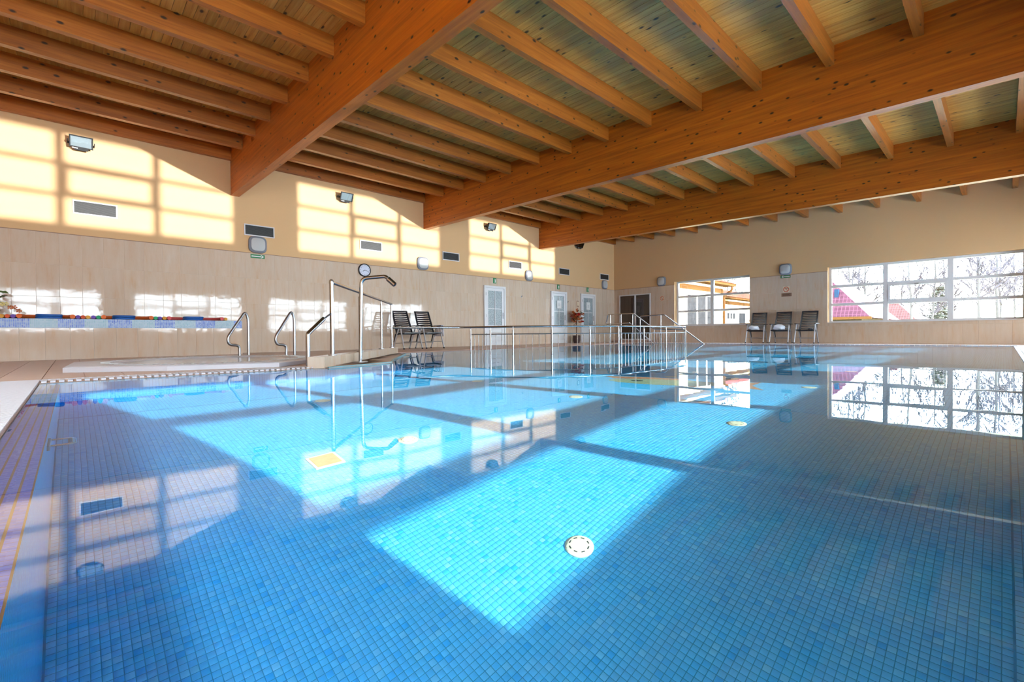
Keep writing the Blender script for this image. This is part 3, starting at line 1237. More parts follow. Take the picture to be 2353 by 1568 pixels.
# ------------------------------------------------------------------ platform, kerb, swan-neck spout, rails
plat = thing('spout_platform', 'tan tiled platform jutting into the pool under the steel spout', 'platform', (-6.8, 3.4, 0))
PP = [(-5.62, 2.25), (-5.75, 2.73), (-6.01, 3.31), (-6.6, 3.66), (-8.53, 5.02), (-8.92, 5.06), (-8.96, 4.99)]
MB().prism(PP, -.04, .012).build('slab', M['deck'], plat)
ed = MB()
for a, b in zip(PP[:5], PP[1:5]):
    ed.bar((a[0], a[1], .008), (b[0], b[1], .008), .03, .02)
ed.build('edging', plain('teal_edge', D(120, 170, 180), 0.4), plat)
kerb = thing('tiled_kerb', 'low cream tiled kerb carrying the tall steel handrail', 'kerb', (-7.3, 3.6, 0))
ka, kb = Vector((-5.66, 2.22, 0)), Vector((-8.98, 5.10, 0))
kd = (kb - ka).normalized()
kn = Vector((-kd.y, kd.x, 0)) * -1
if kn.dot(Vector((-1, -1, 0))) < 0:
    kn = -kn
KL = (kb - ka).length
KH, KT = .135, .20
q = [ka, kb, kb + kn * KT, ka + kn * KT]
MB().hexa([tuple(p) for p in q] + [(p.x, p.y, KH - .006) for p in q]).build('core', M['grout'], kerb)
nt_ = 11
for i in range(nt_):
    a = ka + kd * (KL * i / nt_ + .002)
    b = ka + kd * (KL * (i + 1) / nt_ - .002)
    MB().hexa([tuple(a - kn * .006), tuple(b - kn * .006), tuple(b + kn * .002), tuple(a + kn * .002)] +
              [(p.x, p.y, KH) for p in (a - kn * .006, b - kn * .006, b + kn * .002, a + kn * .002)]).build('tile', M['tile'], kerb)
    MB().hexa([(p.x, p.y, KH - .006) for p in (a, b, b + kn * KT, a + kn * KT)] + [(p.x, p.y, KH + .003) for p in (a, b, b + kn * KT, a + kn * KT)]).build('tile', M['tile'], kerb)
e0, e1 = ka - kd * .006, ka + kn * KT - kd * .006
MB().hexa([tuple(e0), tuple(e0 + kd * .008), tuple(e1 + kd * .008), tuple(e1)] + [(p.x, p.y, KH) for p in (e0, e0 + kd * .008, e1 + kd * .008, e1)]).build('tile', M['tile'], kerb)

sp = thing('pool_spout', 'steel swan-neck water spout standing on the tan platform', 'spout', (-6.38, 3.02, .012))
MB().lathe([(.11, 0), (.11, .008), (.05, .014)], (-6.38, 3.02, .012), 24).build('base_flange', M['dsteel'], sp, True)
MB().tube(fillet([(-6.38, 3.02, .014), (-6.36, 3.04, 1.215), (-6.13, 3.29, 1.245), (-6.10, 3.315, 1.22)], .09), .026, 16).build('pipe', M['steel'], sp, True)
MB().tube([(-6.115, 3.30, 1.232), (-6.10, 3.32, 1.215)], .018, 14).build('joint', M['dsteel'], sp, True)
noz = MB().tube([(-6.098, 3.322, 1.208), (-6.03, 3.392, 1.12)], .036, 16).build('nozzle', M['steel'], sp, True)
MB().tube([(-6.034, 3.388, 1.125), (-6.025, 3.397, 1.113)], .022, 12).build('outlet', M['black'], noz, True)

hr = thing('kerb_handrail', 'tall steel handrail on four posts along the tiled kerb', 'handrail', (-7.5, 3.8, KH))
kp = [(-6.2, 2.49), (-7.19, 3.36), (-8.3, 4.32), (-9.03, 5.02)]
kz = [1.11, 1.09, 1.08, 1.055]
kp = []
for px_, py_ in [(-6.2, 2.49), (-7.19, 3.36), (-8.3, 4.32), (-8.93, 5.0)]:
    s = (Vector((px_, py_, 0)) - ka).dot(kd)
    qv = ka + kd * min(s, KL - .06) + kn * .1
    kp.append((qv.x, qv.y))
top = [(kp[0][0], kp[0][1], KH), (kp[0][0], kp[0][1], 1.11), (kp[3][0], kp[3][1], 1.06)]
MB().tube(fillet([top[1]] + [top[2]], .06), .023, 12).build('rail', M['steel'], hr, True)
for i, (a, b) in enumerate(kp):
    zt = 1.11 - 0.05 * i / 3
    r = .028 if i == 0 else .021
    mb = MB().tube([(a, b, KH), (a, b, zt - (.0 if i in (0, 3) else .07))], r, 12)
    if i in (1, 2):
        mb.tube([(a, b, zt - .08), (a, b, zt)], .01, 8)
    if i == 0:
        mb.lathe([(.028, -.03), (.031, 0), (.028, .022), (.014, .034)], (a, b, zt), 14)
    post = mb.build('post', M['steel'], hr, True)
    MB().lathe([(.055, 0), (.055, .006), (.03, .012)], (a, b, KH + .003), 16).build('base_ring', M['dsteel'], post, True)
# short rail stepping down beside it
sr = thing('step_handrail', 'short steel handrail with sloping grip at the hot tub corner of the kerb', 'handrail', (-5.97, 2.14, DECK))
MB().tube(fillet([(-5.97, 2.14, DECK), (-5.97, 2.14, .42), (-6.12, 2.40, .62)], .02), .027, 12).build('post', M['steel'], sr, True)
MB().tube([(-6.10, 2.365, .592), (kp[0][0] + .02, kp[0][1] - .02, .69)], .012, 8).build('pin', M['dsteel'], sr, True)

# pool fence of steel bars standing in the water
FP = [(-8.67, 6.86), (-8.01, 6.91), (-7.44, 7.07), (-6.82, 7.66), (-6.39, 8.46), (-6.15, 9.23), (-6.12, 10.29), (-6.2, 11.54), (-6.44, 13.13)]
fence = thing('pool_railing', 'curved steel railing of thin upright bars standing in the pool water', 'railing', (-6.8, 9.5, 0))
FT, F2 = .565, .40
MB().tube(fillet([(kp[3][0] + .003, kp[3][1] + .024, .555), (-8.75, 6.6, FT)] + [(a, b, FT) for a, b in FP[1:]], .2), .021, 12).build('top_rail', M['steel'], fence, True)
MB().tube(fillet([(a, b, F2) for a, b in FP], .12), .011, 8).build('lower_rail', M['dsteel'], fence, True)
MB().tube(fillet([(a, b, -.25) for a, b in FP], .12), .011, 8).build('bottom_rail', M['dsteel'], fence, True)
for a, b in FP:
    MB().tube([(a, b, DEPTH), (a, b, FT - .07)], .021, 10).tube([(a, b, FT - .08), (a, b, FT)], .009, 8).build('post', M['steel'], fence, True)
barm = MB().tube([(0, 0, -.25), (0, 0, F2)], .0065, 6).mesh('bar', M['steel'], smooth=True)
for (a, b) in zip(FP[:-1], FP[1:]):
    L = math.hypot(b[0] - a[0], b[1] - a[1])
    m = max(3, round(L / .14))
    for i in range(1, m):
        o = link('bar', barm, fence)
        o.location = (a[0] + (b[0] - a[0]) * i / m - fence.location.x, a[1] + (b[1] - a[1]) * i / m - fence.location.y, 0)

# stair rails in the far left corner of the pool
r1 = thing('stair_handrail', 'double looped steel stair handrail with two grips, nearer of the pair by the dark door', 'handrail', (-9.5, 14.8, 0))
Y1 = 14.8
MB().tube(fillet([(-9.38, Y1, .77), (-10.42, Y1, .75), (-10.33, Y1, 1.11), (-9.22, Y1, 1.115), (-8.42, Y1, .55), (-7.3, Y1, .50)], .07), .021, 10).build('rail', M['steel'], r1, True)
MB().tube(fillet([(-9.9, Y1, .765), (-9.36, Y1, .77), (-8.59, Y1, .15), (-8.3, Y1, -.1)], .07), .017, 10).build('lower_rail', M['dsteel'], r1, True)
for x, zt, zb in ((-10.22, 1.10, .0), (-9.75, 1.11, DEPTH), (-9.26, 1.10, DEPTH), (-8.4, .53, DEPTH), (-7.61, .50, DEPTH)):
    MB().tube([(x, Y1, zb), (x, Y1, zt)], .017, 10).build('post', M['steel'], r1, True)
r2 = thing('stair_handrail', 'steel stair handrail sloping into the water, farther one, by the back window', 'handrail', (-8.7, 16.0, 0))
Y2 = 16.0
MB().tube(fillet([(-9.68, Y2, .0), (-9.68, Y2, 1.05), (-8.67, Y2, 1.08), (-7.19, Y2, .0), (-6.9, Y2, -.2)], .06), .021, 10).build('rail', M['steel'], r2, True)
for x, zt in ((-8.81, 1.07), (-7.9, .5)):
    MB().tube([(x, Y2, DEPTH), (x, Y2, zt)], .017, 10).build('post', M['steel'], r2, True)

# ------------------------------------------------------------------ hot tub
HT = [(-7.14, -.08), (-6.52, .78), (-6.2, 1.87), (-7.02, 2.72), (-7.98, 2.86), (-8.66, 2.46), (-9.16, 1.78), (-9.18, .8), (-8.55, .0)]
hc = Vector((sum(p[0] for p in HT) / 9, sum(p[1] for p in HT) / 9, 0))
tub = thing('hot_tub', 'white rimmed sunken hot tub full of water beside the pool', 'hot tub', (hc.x, hc.y, DECK))


def scale_ring(k, z):
    return [(hc.x + (p[0] - hc.x) * k, hc.y + (p[1] - hc.y) * k, z) for p in HT]


def smooth_ring(k, z, n=48):
    """rounder and rounder towards the middle"""
    out = []
    for i in range(n):
        a = 2 * math.pi * i / n
        out.append((hc.x + 1.38 * k * math.cos(a), hc.y + 1.30 * k * math.sin(a), z))
    return out


import bmesh
bm = bmesh.new()
outer0 = [bm.verts.new(p) for p in scale_ring(1.0, DECK)]
outer1 = [bm.verts.new(p) for p in scale_ring(1.0, .062)]
outer2 = [bm.verts.new(p) for p in scale_ring(.985, .074)]
for A, B in ((outer0, outer1), (outer1, outer2)):
    for i in range(9):
        bm.faces.new((A[i], A[(i + 1) % 9], B[(i + 1) % 9], B[i]))
inn = [bm.verts.new(p) for p in smooth_ring(.84, .074)]
es = [bm.edges.new((outer2[i], outer2[(i + 1) % 9])) if not bm.edges.get((outer2[i], outer2[(i + 1) % 9])) else bm.edges.get((outer2[i], outer2[(i + 1) % 9])) for i in range(9)]
es += [bm.edges.new((inn[i], inn[(i + 1) % 48])) for i in range(48)]
bmesh.ops.triangle_fill(bm, use_beauty=True, use_dissolve=False, edges=es)
prev = inn
for k, z in ((.82, .06), (.80, .03), (.79, .012)):
    cur = [bm.verts.new(p) for p in smooth_ring(k, z)]
    for i in range(48):
        bm.faces.new((prev[i], prev[(i + 1) % 48], cur[(i + 1) % 48], cur[i]))
    prev = cur
bmesh.ops.recalc_face_normals(bm, faces=bm.faces)
mb = MB()
mb.add_bm(bm)
bm.free()
mb.build('rim', M['plastic'], tub)


def bubbly():
    m, nt, nd, lk, b = nm('bubbly_water')
    g = N(nt, 'ShaderNodeNewGeometry')
    n = N(nt, 'ShaderNodeTexNoise')
    n.inputs['Scale'].default_value = 9
    n.inputs['Detail'].default_value = 5
    lk.new(g.outputs['Position'], n.inputs['Vector'])
    r = ramp(nt, [(0.3, D(160, 166, 168)), (0.7, D(206, 208, 206))])
    lk.new(n.outputs['Fac'], r.inputs[0])
    lk.new(r.outputs[0], b.inputs['Base Color'])
    b.inputs['Roughness'].default_value = 0.08
    bp = N(nt, 'ShaderNodeBump')
    bp.inputs['Strength'].default_value = 0.5
    bp.inputs['Distance'].default_value = 0.02
    lk.new(n.outputs['Fac'], bp.inputs['Height'])
    lk.new(bp.outputs[0], b.inputs['Normal'])
    return m


wq = MB()
wq.poly([(p[0], p[1], .055) for p in smooth_ring(.815, 0)])
wq.build('tub_water', bubbly(), tub)
sl = MB()
for i in range(70):
    a = 2 * math.pi * i / 70
    c0 = Vector((hc.x + 1.38 * .86 * math.cos(a), hc.y + 1.30 * .86 * math.sin(a), .0765))
    c1 = Vector((hc.x + 1.38 * .93 * math.cos(a), hc.y + 1.30 * .93 * math.sin(a), .0765))
    sl.bar(c0, c1, .03, .006)
tag(sl.build('overflow_slats', M['lampglass'], tub), kind='stuff')
for nme, base_, lab in (('a', Vector((-8.86, 2.19, 0)), 'bent steel grab rail behind the hot tub, beside the ledge end'), ('b', Vector((-8.26, 2.74, 0)), 'bent steel grab rail behind the hot tub, beside the sloping step handrail')):
    d = Vector((.33, -.94, 0))
    g = thing('grab_rail', lab, 'grab rail', (base_.x, base_.y, DECK), 'steel grab rails of the hot tub')
    p2 = base_ + d * .16
    bul = base_ + d * .36
    bs = 0.075
    pts = [base_ + Vector((0, 0, .075)), base_ + Vector((0, 0, .70)), base_ + d * .05 + Vector((0, 0, .82)), bul + Vector((0, 0, .38)), bul + d * -.02 + Vector((0, 0, .26)), p2 + Vector((0, 0, .25)), p2 + Vector((0, 0, bs))]
    MB().tube(fillet(pts, .07), .021, 12).build('rail', M['dsteel'], g, True)

# ------------------------------------------------------------------ tiled ledge with foam toys
LX, LY0, LY1, LZ = -11.56, -1.6, 2.74, .745
led = thing('tiled_ledge', 'long cream tiled ledge with a band of blue mosaic along its top edge', 'ledge', (-11.9, .6, 0))
MB().box(XL + .015, LX - .006, LY0, LY1 - .006, DECK, LZ - .006).build('core', M['grout'], led)
a = LY0
n = 0
while a < LY1 - .01:
    b = min(a + TW, LY1)
    MB().hexa([(LX - .006, a + .002, DECK), (LX - .006, b - .002, DECK), (LX - .006, b - .002, .576), (LX - .006, a + .002, .576),
               (LX + .002, a + .003, DECK), (LX + .002, b - .003, DECK), (LX + .002, b - .003, .575), (LX + .002, a + .003, .575)]).build('tile', M['tile'], led)
    a = b
for xx in (-12.28, -11.93):
    MB().box(xx + .02, xx + .35, LY1 - .006, LY1 + .002, DECK, .575).build('tile', M['tile'], led)
for ph, mt in ((0, 'mosaic_blue'), (1, 'mosaic_pale')):
    mb = MB()
    for i in range(int((LY1 - LY0) / .025)):
        y0 = LY0 + i * .025
        blk = math.floor((y0 + .535) / .343) % 2
        if blk == ph:
            continue
        for r in range(6):
            z0 = .585 + r * .026
            mb.poly([(LX + .001, y0 + .003, z0 + .003), (LX + .001, y0 + .022, z0 + .003), (LX + .001, y0 + .022, z0 + .023), (LX + .001, y0 + .003, z0 + .023)])
        for r in range(28):
            x0 = LX - .012 - .026 * r
            mb.poly([(x0, y0 + .002, LZ), (x0, y0 + .023, LZ), (x0 - .023, y0 + .023, LZ), (x0 - .023, y0 + .002, LZ)])
    tag(mb.build('mosaic_band', M[mt], led), kind='stuff')
MB().box(LX - .006, LX + .0002, LY0, LY1 - .001, .577, LZ - .003).build('band_backing', M['pale_grout'], led)


def noodle(y0, y1, reach, colour, label, ztop=LZ + .002, group='foam pool noodles on the ledge'):
    """a foam noodle bent into a U, both ends towards the pool"""
    r = .034
    xs = LX - .02
    xb = xs - reach
    z = ztop + r
    pts = fillet([(xs, y0, z), (xb, y0 + .03, z), (xb, y1 - .03, z), (xs, y1, z)], min(.30, reach * .9, abs(y1 - y0) * .45), 8)
    t = MB().tube(pts, r, 14).build('pool_noodle', M['foam_' + colour], None, True, loc=((xs + xb) / 2, (y0 + y1) / 2, ztop))
    tag(t, label, 'pool noodle', group)


NOODLES = [(-.650, .017, .46, 'orange', .038, 'orange foam noodle bent around the kickboards beside the flower pot'),
           (-.722, .089, .53, 'purple', .033, 'purple foam noodle of the bent set beside the flower pot'),
           (-.790, .157, .60, 'red', .033, 'red foam noodle of the bent set beside the flower pot'),
           (-.858, .225, .67, 'yellow', .033, 'yellow foam noodle, outermost of the bent set beside the flower pot'),
           (.440, 1.148, .46, 'orange', .038, 'orange foam noodle bent around the middle pair of kickboards'),
           (.368, 1.220, .53, 'green', .033, 'green foam noodle of the middle bent set on the ledge'),
           (.297, 1.290, .60, 'purple', .033, 'purple foam noodle, outermost of the middle bent set on the ledge'),
           (1.436, 2.361, .46, 'pink', .036, 'pink foam noodle bent around the kickboards at the ledge end'),
           (1.362, 2.432, .53, 'yellow', .033, 'yellow foam noodle, outermost of the bent set at the ledge end')]
for y0, y1, reach, colour, r, label in NOODLES:
    xs = LX - .015 - (.46 - reach) * -.25
    xb = LX - reach
    z = LZ + .002 + r
    pts = fillet([(xs, y0, z), (xb, y0 + .02, z), (xb, y1 - .02, z), (xs, y1, z)], .25, 8)
    t = MB().tube(pts, r, 14).build('pool_noodle', M['foam_' + colour], None, True, loc=((xs + xb) / 2, (y0 + y1) / 2, LZ + .002))
    tag(t, label, 'pool noodle', 'foam pool noodles on the ledge')


def board(yc, zb, dx, label):
    bm = bmesh.new()
    n = 28
    prof = [(.95, 0), (1.0, .010), (1.0, .028), (.95, .038)]
    rings = []
    for k, z in prof:
        rg = []
        for i in range(n):
            a = 2 * math.pi * i / n
            s = (abs(math.cos(a)) ** 4 + abs(math.sin(a)) ** 4) ** -.25
            rg.append(bm.verts.new((LX - .20 + dx + .16 * k * s * math.cos(a), yc + .174 * k * s * math.sin(a), zb + z)))
        rings.append(rg)
    for A, B in zip(rings[:-1], rings[1:]):
        for i in range(n):
            bm.faces.new((A[i], A[(i + 1) % n], B[(i + 1) % n], B[i]))
    bm.faces.new(rings[0][::-1])
    bm.faces.new(rings[-1])
    mb = MB()
    mb.add_bm(bm)
    bm.free()
    o = mb.build('kickboard', M['kick'], None, True, loc=(LX - .20 + dx, yc, zb))
    tag(o, label, 'kickboard', 'blue kickboards stacked on the ledge')


for yc, w in ((-.292, 'beside the flower pot'), (.737, 'in the middle of the ledge'), (1.861, 'at the ledge end by the grab rails')):
    board(yc, LZ + .002, 0, 'blue foam kickboard, lower of the pair %s' % w)
    board(yc + .006, LZ + .041, .008, 'blue foam kickboard, upper of the pair %s' % w)

# flower arrangement at the left end of the ledge
fpx, fpy = LX - .30, -1.12
fl_ = thing('flower_arrangement', 'flower arrangement in a bark pot with red and yellow blooms on the ledge', 'flowers', (fpx, fpy, LZ))
MB().lathe([(.14, 0), (.20, .06), (.21, .15), (.17, .20), (.12, .205)], (fpx, fpy, LZ + .002), 18).build('pot', M['bark'], fl_, True)


def leaf_mesh(L, w, mat, name='leaf'):
    mb = MB()
    pts = [(0, 0, 0), (.25 * L, w * .8, .02 * L), (.45 * L, w * .45, .05 * L), (.6 * L, w, .05 * L), (L, 0, -.05 * L), (.6 * L, -w, .05 * L), (.45 * L, -w * .45, .05 * L), (.25 * L, -w * .8, .02 * L)]
    c = (.45 * L, 0, .09 * L)
    for i in range(8):
        mb.poly([c, pts[i], pts[(i + 1) % 8]])
    return mb.mesh(name, mat)


rl = random.Random(3)
lm = leaf_mesh(.15, .05, M['leaf'])
for i in range(16):
    o = link('leaf', lm, fl_)
    a = rl.uniform(-1.2, 2.6)
    o.location = (rl.uniform(-.05, .18), rl.uniform(-.05, .24), rl.uniform(.16, .48))
    o.rotation_euler = (rl.uniform(-.6, .6), rl.uniform(-.5, .7), a)
    o.scale = (1, 1, 1)
for i in range(5):
    mb = MB()
    c = Vector((rl.uniform(0, .16), rl.uniform(-.05, .16), rl.uniform(.24, .33)))
    for k in range(7):
        a = k * 2 * math.pi / 7
        d = Vector((.5, math.cos(a), math.sin(a))) * .045
        e = Vector((.3, -math.sin(a), math.cos(a))) * .026
        mb.poly([c, c + d + e, c + d * 1.25, c + d - e])
    mm = mb.mesh('bloom', M['redflower'] if i < 3 else M['yellowflower'])
    link('bloom', mm, fl_)
for i in range(7):
    c = Vector((.12, .16 + .05 * i, .30 - .028 * i + .03 * (i % 2)))
    mb = MB()
    for k in range(5):
        a = k * 2 * math.pi / 5
        d = Vector((.3, math.cos(a), math.sin(a))) * .03
        e = Vector((.2, -math.sin(a), math.cos(a))) * .014
        mb.poly([c, c + d + e, c + d * 1.3, c + d - e])
    link('bloom', mb.mesh('bloom', M['yellowflower'] if i < 4 else M['orangeflower']), fl_)
MB().tube([(fpx + .06, fpy, LZ + .2), (fpx + .12, fpy + .2, LZ + .30), (fpx + .12, fpy + .5, LZ + .12)], .004, 6).build('stem', M['leaf2'], fl_)

# ------------------------------------------------------------------ potted plant by the third door
px0, py0 = -11.95, 14.93
pl = thing('potted_plant', 'potted plant with orange red leaves on a bare stem beside a white door', 'plant', (px0, py0, DECK))
MB().lathe([(.11, 0), (.15, .12), (.155, .30), (.13, .32), (.12, .30)], (px0, py0, DECK), 18).build('pot', M['pot'], pl, True)
MB().tube([(px0, py0, .3), (px0 + .01, py0 - .01, .6), (px0, py0 + .01, 1.0)], .016, 8).build('stem', plain('stem_brown', D(116, 74, 50), .8), pl, True)
lms = [leaf_mesh(.17, .06, M['orangeflower']), leaf_mesh(.18, .06, M['leaf2']), leaf_mesh(.16, .06, M['redflower'])]
for i in range(110):
    a, e = rl.uniform(0, 6.283), rl.uniform(-.5, 1.0)
    rr = rl.uniform(.04, .19)
    o = link('leaf', lms[0 if i % 5 < 3 else (1 if i % 5 == 3 else 2)], pl)
    o.location = (rr * math.cos(a), rr * math.sin(a), 1.06 + rl.uniform(-.22, .26) - DECK)
    o.rotation_euler = (rl.uniform(-.6, .6), -e, a)
for i in range(6):
    o = link('leaf', lms[1], pl)
    a = i * 1.05
    o.location = (0, 0, .68 + .03 * i - DECK)
    o.rotation_euler = (0, .1, a)


# ------------------------------------------------------------------ chairs: local frame faces -y, feet at z=0
def make_chair():
    t = bpy.data.objects.new('deck_chair', None)
    COL.objects.link(t)
    W = .27
    # backrest: tilted frame with slats
    b0, b1 = Vector((0, .16, .42)), Vector((0, .46, 1.06))
    u = (b1 - b0).normalized()
    mb = MB()
    for s in (-1, 1):
        mb.bar(b0 + Vector((s * .235, 0, 0)), b1 + Vector((s * .215, 0, 0)), .042, .03, up=(0, 1, .4))
    mb.bar(b1 + Vector((-.235, 0, 0)), b1 + Vector((.235, 0, 0)), .03, .05, up=(0, 1, .4))
    back = mb.build('backrest', M['navy'], t)
    L = (b1 - b0).length
    smesh = MB()
    for i in range(6):
        xa, xb = -.215 + .43 * i / 6, -.215 + .43 * (i + 1) / 6
        ca, cb = -.02 * (1 - (xa / .215) ** 2), -.02 * (1 - (xb / .215) ** 2)
        nrm = Vector((0, u.z, -u.y))
        A = [Vector((xa, 0, 0)) - nrm * ca * -1, Vector((xb, 0, 0)) - nrm * cb * -1]
        h, th = u * .016, nrm * .005
        smesh.hexa([A[0] - h - th, A[1] - h - th, A[1] - h + th, A[0] - h + th, A[0] + h - th, A[1] + h - th, A[1] + h + th, A[0] + h + th])
    sm = smesh.mesh('slat', M['navy'])
    for i in range(11):
        o = link('slat', sm, back)
        o.location = b0 + u * (L * (i + .35) / 11.4)
    # seat
    st = MB().bar((-.235, -.27, .445), (-.235, .2, .40), .035, .03).bar((.235, -.27, .445), (.235, .2, .40), .035, .03).bar((-.235, -.27, .445), (.235, -.27, .445), .035, .03)
    seat = st.build('seat', M['navy'], t)
    sm2 = MB().box(-.22, .22, -.017, .017, -.006, .006).mesh('slat', M['navy'])
    for i in range(9):
        o = link('slat', sm2, seat)
        o.location = (0, -.23 + .05 * i, .445 - .0048 * i)
    for s in (-1, 1):
        l1 = MB().tube([(s * .28, -.33, .02), (s * .265, -.10, .64)], .019, 10).build('leg', M['alu'], t, True)
        MB().tube([(s * .28, -.334, .0), (s * .28, -.325, .035)], .021, 10).build('rubber_foot', M['rubber'], l1, True)
        l2 = MB().tube([(s * .255, .36, .02), (s * .25, -.02, .64)], .019, 10).build('leg', M['alu'], t, True)
        MB().tube([(s * .255, .364, .0), (s * .255, .355, .035)], .021, 10).build('rubber_foot', M['rubber'], l2, True)
        MB().rbox(s * .28 - .028, s * .28 + .028, -.20, .26, .635, .662, .01).build('armrest', M['black'], t, True)
        MB().bar((s * .245, .22, .42), (s * .245, .33, .19), .022, .035).build('brace', M['navy'], t)
    MB().tube([(-.275, -.265, .20), (.275, -.265, .20)], .008, 8).build('stretcher', M['dsteel'], t, True)
    MB().tube([(-.255, .27, .165), (.255, .27, .165)], .008, 8).build('stretcher', M['dsteel'], t, True)
    return t


ch = make_chair()
GCH = 'dark slatted deck chairs'
chairs = [(-11.36, 6.76, 1.52, 'dark slatted deck chair by the left wall, nearer to the kerb handrail'),
          (-11.36, 7.48, 1.50, 'dark slatted deck chair by the left wall with a towel over its arm'),
          (-5.97, 17.50, 0.10, 'dark slatted deck chair with a white bundle, directly beside the back window'),
          (-5.20, 17.50, 0.06, 'dark slatted deck chair with a white bundle, middle of the three at the back wall'),
          (-4.44, 17.50, 0.02, 'dark slatted deck chair at the back wall without any white bundle')]
for i, (x, y, rz, lab) in enumerate(chairs):
    c = ch if i == 0 else copy_tree(ch)
    c.location = (x, y, DECK)
    c.rotation_euler = (0, 0, rz)
    tag(c, lab, 'chair', GCH)


def lump(name, c, sx, sy, sz, mat, label, cat, seed, group=None):
    bm = bmesh.new()
    bmesh.ops.create_icosphere(bm, subdivisions=3, radius=1.0)
    rg = random.Random(seed)
    ph = [rg.uniform(0, 6) for _ in range(6)]
    for v in bm.verts:
        p = v.co.copy()
        k = 1 + .10 * math.sin(4 * p.x + ph[0]) * math.sin(3 * p.y + ph[1]) + .07 * math.sin(7 * p.z + 5 * p.x + ph[2])
        z = p.z * k
        if z < -.35:
            z = -.35 + (z + .35) * .1
        v.co = Vector((c[0] + p.x * k * sx, c[1] + p.y * k * sy, c[2] + (z + .42) * sz))
    mb = MB()
    mb.add_bm(bm)
    bm.free()
    o = mb.build(name, mat, None, True, loc=c)
    return tag(o, label, cat, group)


lump('towel_bundle', (-6.02, 17.37, .465), .17, .13, .12, M['towel'], 'white towel bundle on the chair beside the back window', 'towel', 1, 'white bundles on the chairs')
lump('towel_bundle', (-5.22, 17.37, .465), .19, .13, .13, M['towel'], 'white towel bundle on the middle chair at the back wall', 'towel', 2, 'white bundles on the chairs')
lump('dark_pouch', (-4.30, 17.35, .465), .07, .06, .04, M['black'], 'small dark pouch on the seat of the chair without a bundle', 'pouch', 3)
# towel over the right-hand arm of the second left chair
tw = MB()
ty = 7.78
prof = [(-.018, .36), (-.010, .55), (.0, .672), (.03, .684), (.062, .672), (.07, .55), (.078, .36)]
for i in range(len(prof) - 1):
    (a0, z0), (a1, z1) = prof[i], prof[i + 1]
    for k in range(6):
        xa, xb = -11.48 + .36 * k / 6, -11.48 + .36 * (k + 1) / 6
        wv = lambda q: .006 * math.sin(q * 60)
        tw.poly([(xa, ty - .035 + a0 + wv(xa), z0), (xb, ty - .035 + a0 + wv(xb), z0), (xb, ty - .035 + a1 + wv(xb), z1), (xa, ty - .035 + a1 + wv(xa), z1)])
o = tw.build('towel', plain('white_towel', S(236, 236, 242), .95), None, True, loc=(-11.3, ty, .68))
so = o.modifiers.new('thickness', 'SOLIDIFY')
so.thickness = .008
tag(o, 'pale towel hanging over the arm of the dark chair by the left wall', 'towel')

# ------------------------------------------------------------------ things on the walls
WX = XL + 0.001     # plaster face of the left wall
TXF = XL + 0.0145   # face of the tiles


def vent(y, label):
    w, h = .66, .265
    t = thing('air_vent', label, 'vent', (WX, y, 2.93), 'long grilles along the left wall')
    y0, y1, z0, z1 = y - w / 2, y + w / 2, 2.93 - h / 2, 2.93 + h / 2
    f = .022
    MB().box(WX, WX + .025, y0, y1, z0, z0 + f).box(WX, WX + .025, y0, y1, z1 - f, z1).box(WX, WX + .025, y0, y0 + f, z0 + f, z1 - f).box(WX, WX + .025, y1 - f, y1, z0 + f, z1 - f).build('frame', M['white'], t)
    MB().box(WX, WX + .004, y0 + f, y1 - f, z0 + f, z1 - f).build('backing', M['vent_dark'], t)
    sm = MB().hexa([(.006, -w / 2 + f, -.004), (.02, -w / 2 + f, -.008), (.02, w / 2 - f, -.008), (.006, w / 2 - f, -.004),
                    (.006, -w / 2 + f, .0), (.02, -w / 2 + f, -.004), (.02, w / 2 - f, -.004), (.006, w / 2 - f, .0)]).mesh('slat', M['vent_slat'])
    for i in range(11):
        o = link('slat', sm, t)
        o.location = (0, 0, -h / 2 + f + (h - 2 * f) * (i + .6) / 11)


for y, lab in ((.38, 'long grille high on the left wall, below the first floodlight'),
               (3.32, 'long grille directly above the wall lamp with the green arrow'),
               (6.19, 'long grille in the sunlit patch above the clock'),
               (8.96, 'long grille in the shaded strip between two sunlit patches'),
               (11.84, 'long grille in the sunlit patch above the first white door'),
               (14.61, 'long grille above the two far white doors'),
               (17.38, 'long grille by the corner, just above the last wall lamp')):
    vent(y, lab)


def wall_lamp(wall, a, z, label):
    if wall == 'l':
        t = thing('wall_lamp', label, 'lamp', (WX, a, z), 'rounded square wall lamps')
        base_ = (WX, a, z)
        MB().lathe([(.18, 0), (.20, .02), (.195, .05), (.165, .075)], base_, 40, 'x', 3.6).build('ring', M['lampring'], t, True)
        MB().lathe([(.155, .06), (.15, .085), (.10, .105), (.02, .11)], base_, 40, 'x', 3.6).build('diffuser', M['lampglass'], t, True)
    else:
        base_ = (a, YB - .001, z)
        t = thing('wall_lamp', label, 'lamp', base_, 'rounded square wall lamps')
        MB().lathe([(.18, -0), (.20, -.02), (.195, -.05), (.165, -.075)], base_, 40, 'y', 3.6).build('ring', M['lampring'], t, True)
        MB().lathe([(.155, -.06), (.15, -.085), (.10, -.105), (.02, -.11)], base_, 40, 'y', 3.6).build('diffuser', M['lampglass'], t, True)


wall_lamp('l', 3.27, 2.595, 'rounded square wall lamp above the green arrow sign on the left wall')
wall_lamp('l', 7.88, 2.60, 'rounded square wall lamp right of the clock, on the edge of a sunlit patch')
wall_lamp('l', 12.54, 2.60, 'rounded square wall lamp between the first and second white doors')
wall_lamp('l', 17.37, 2.585, 'rounded square wall lamp on the left wall next to the room corner')
wall_lamp('b', -9.94, 2.58, 'rounded square wall lamp on the back wall beside the smaller window')
wall_lamp('b', -5.24, 2.58, 'rounded square wall lamp on the back wall above three chairs')


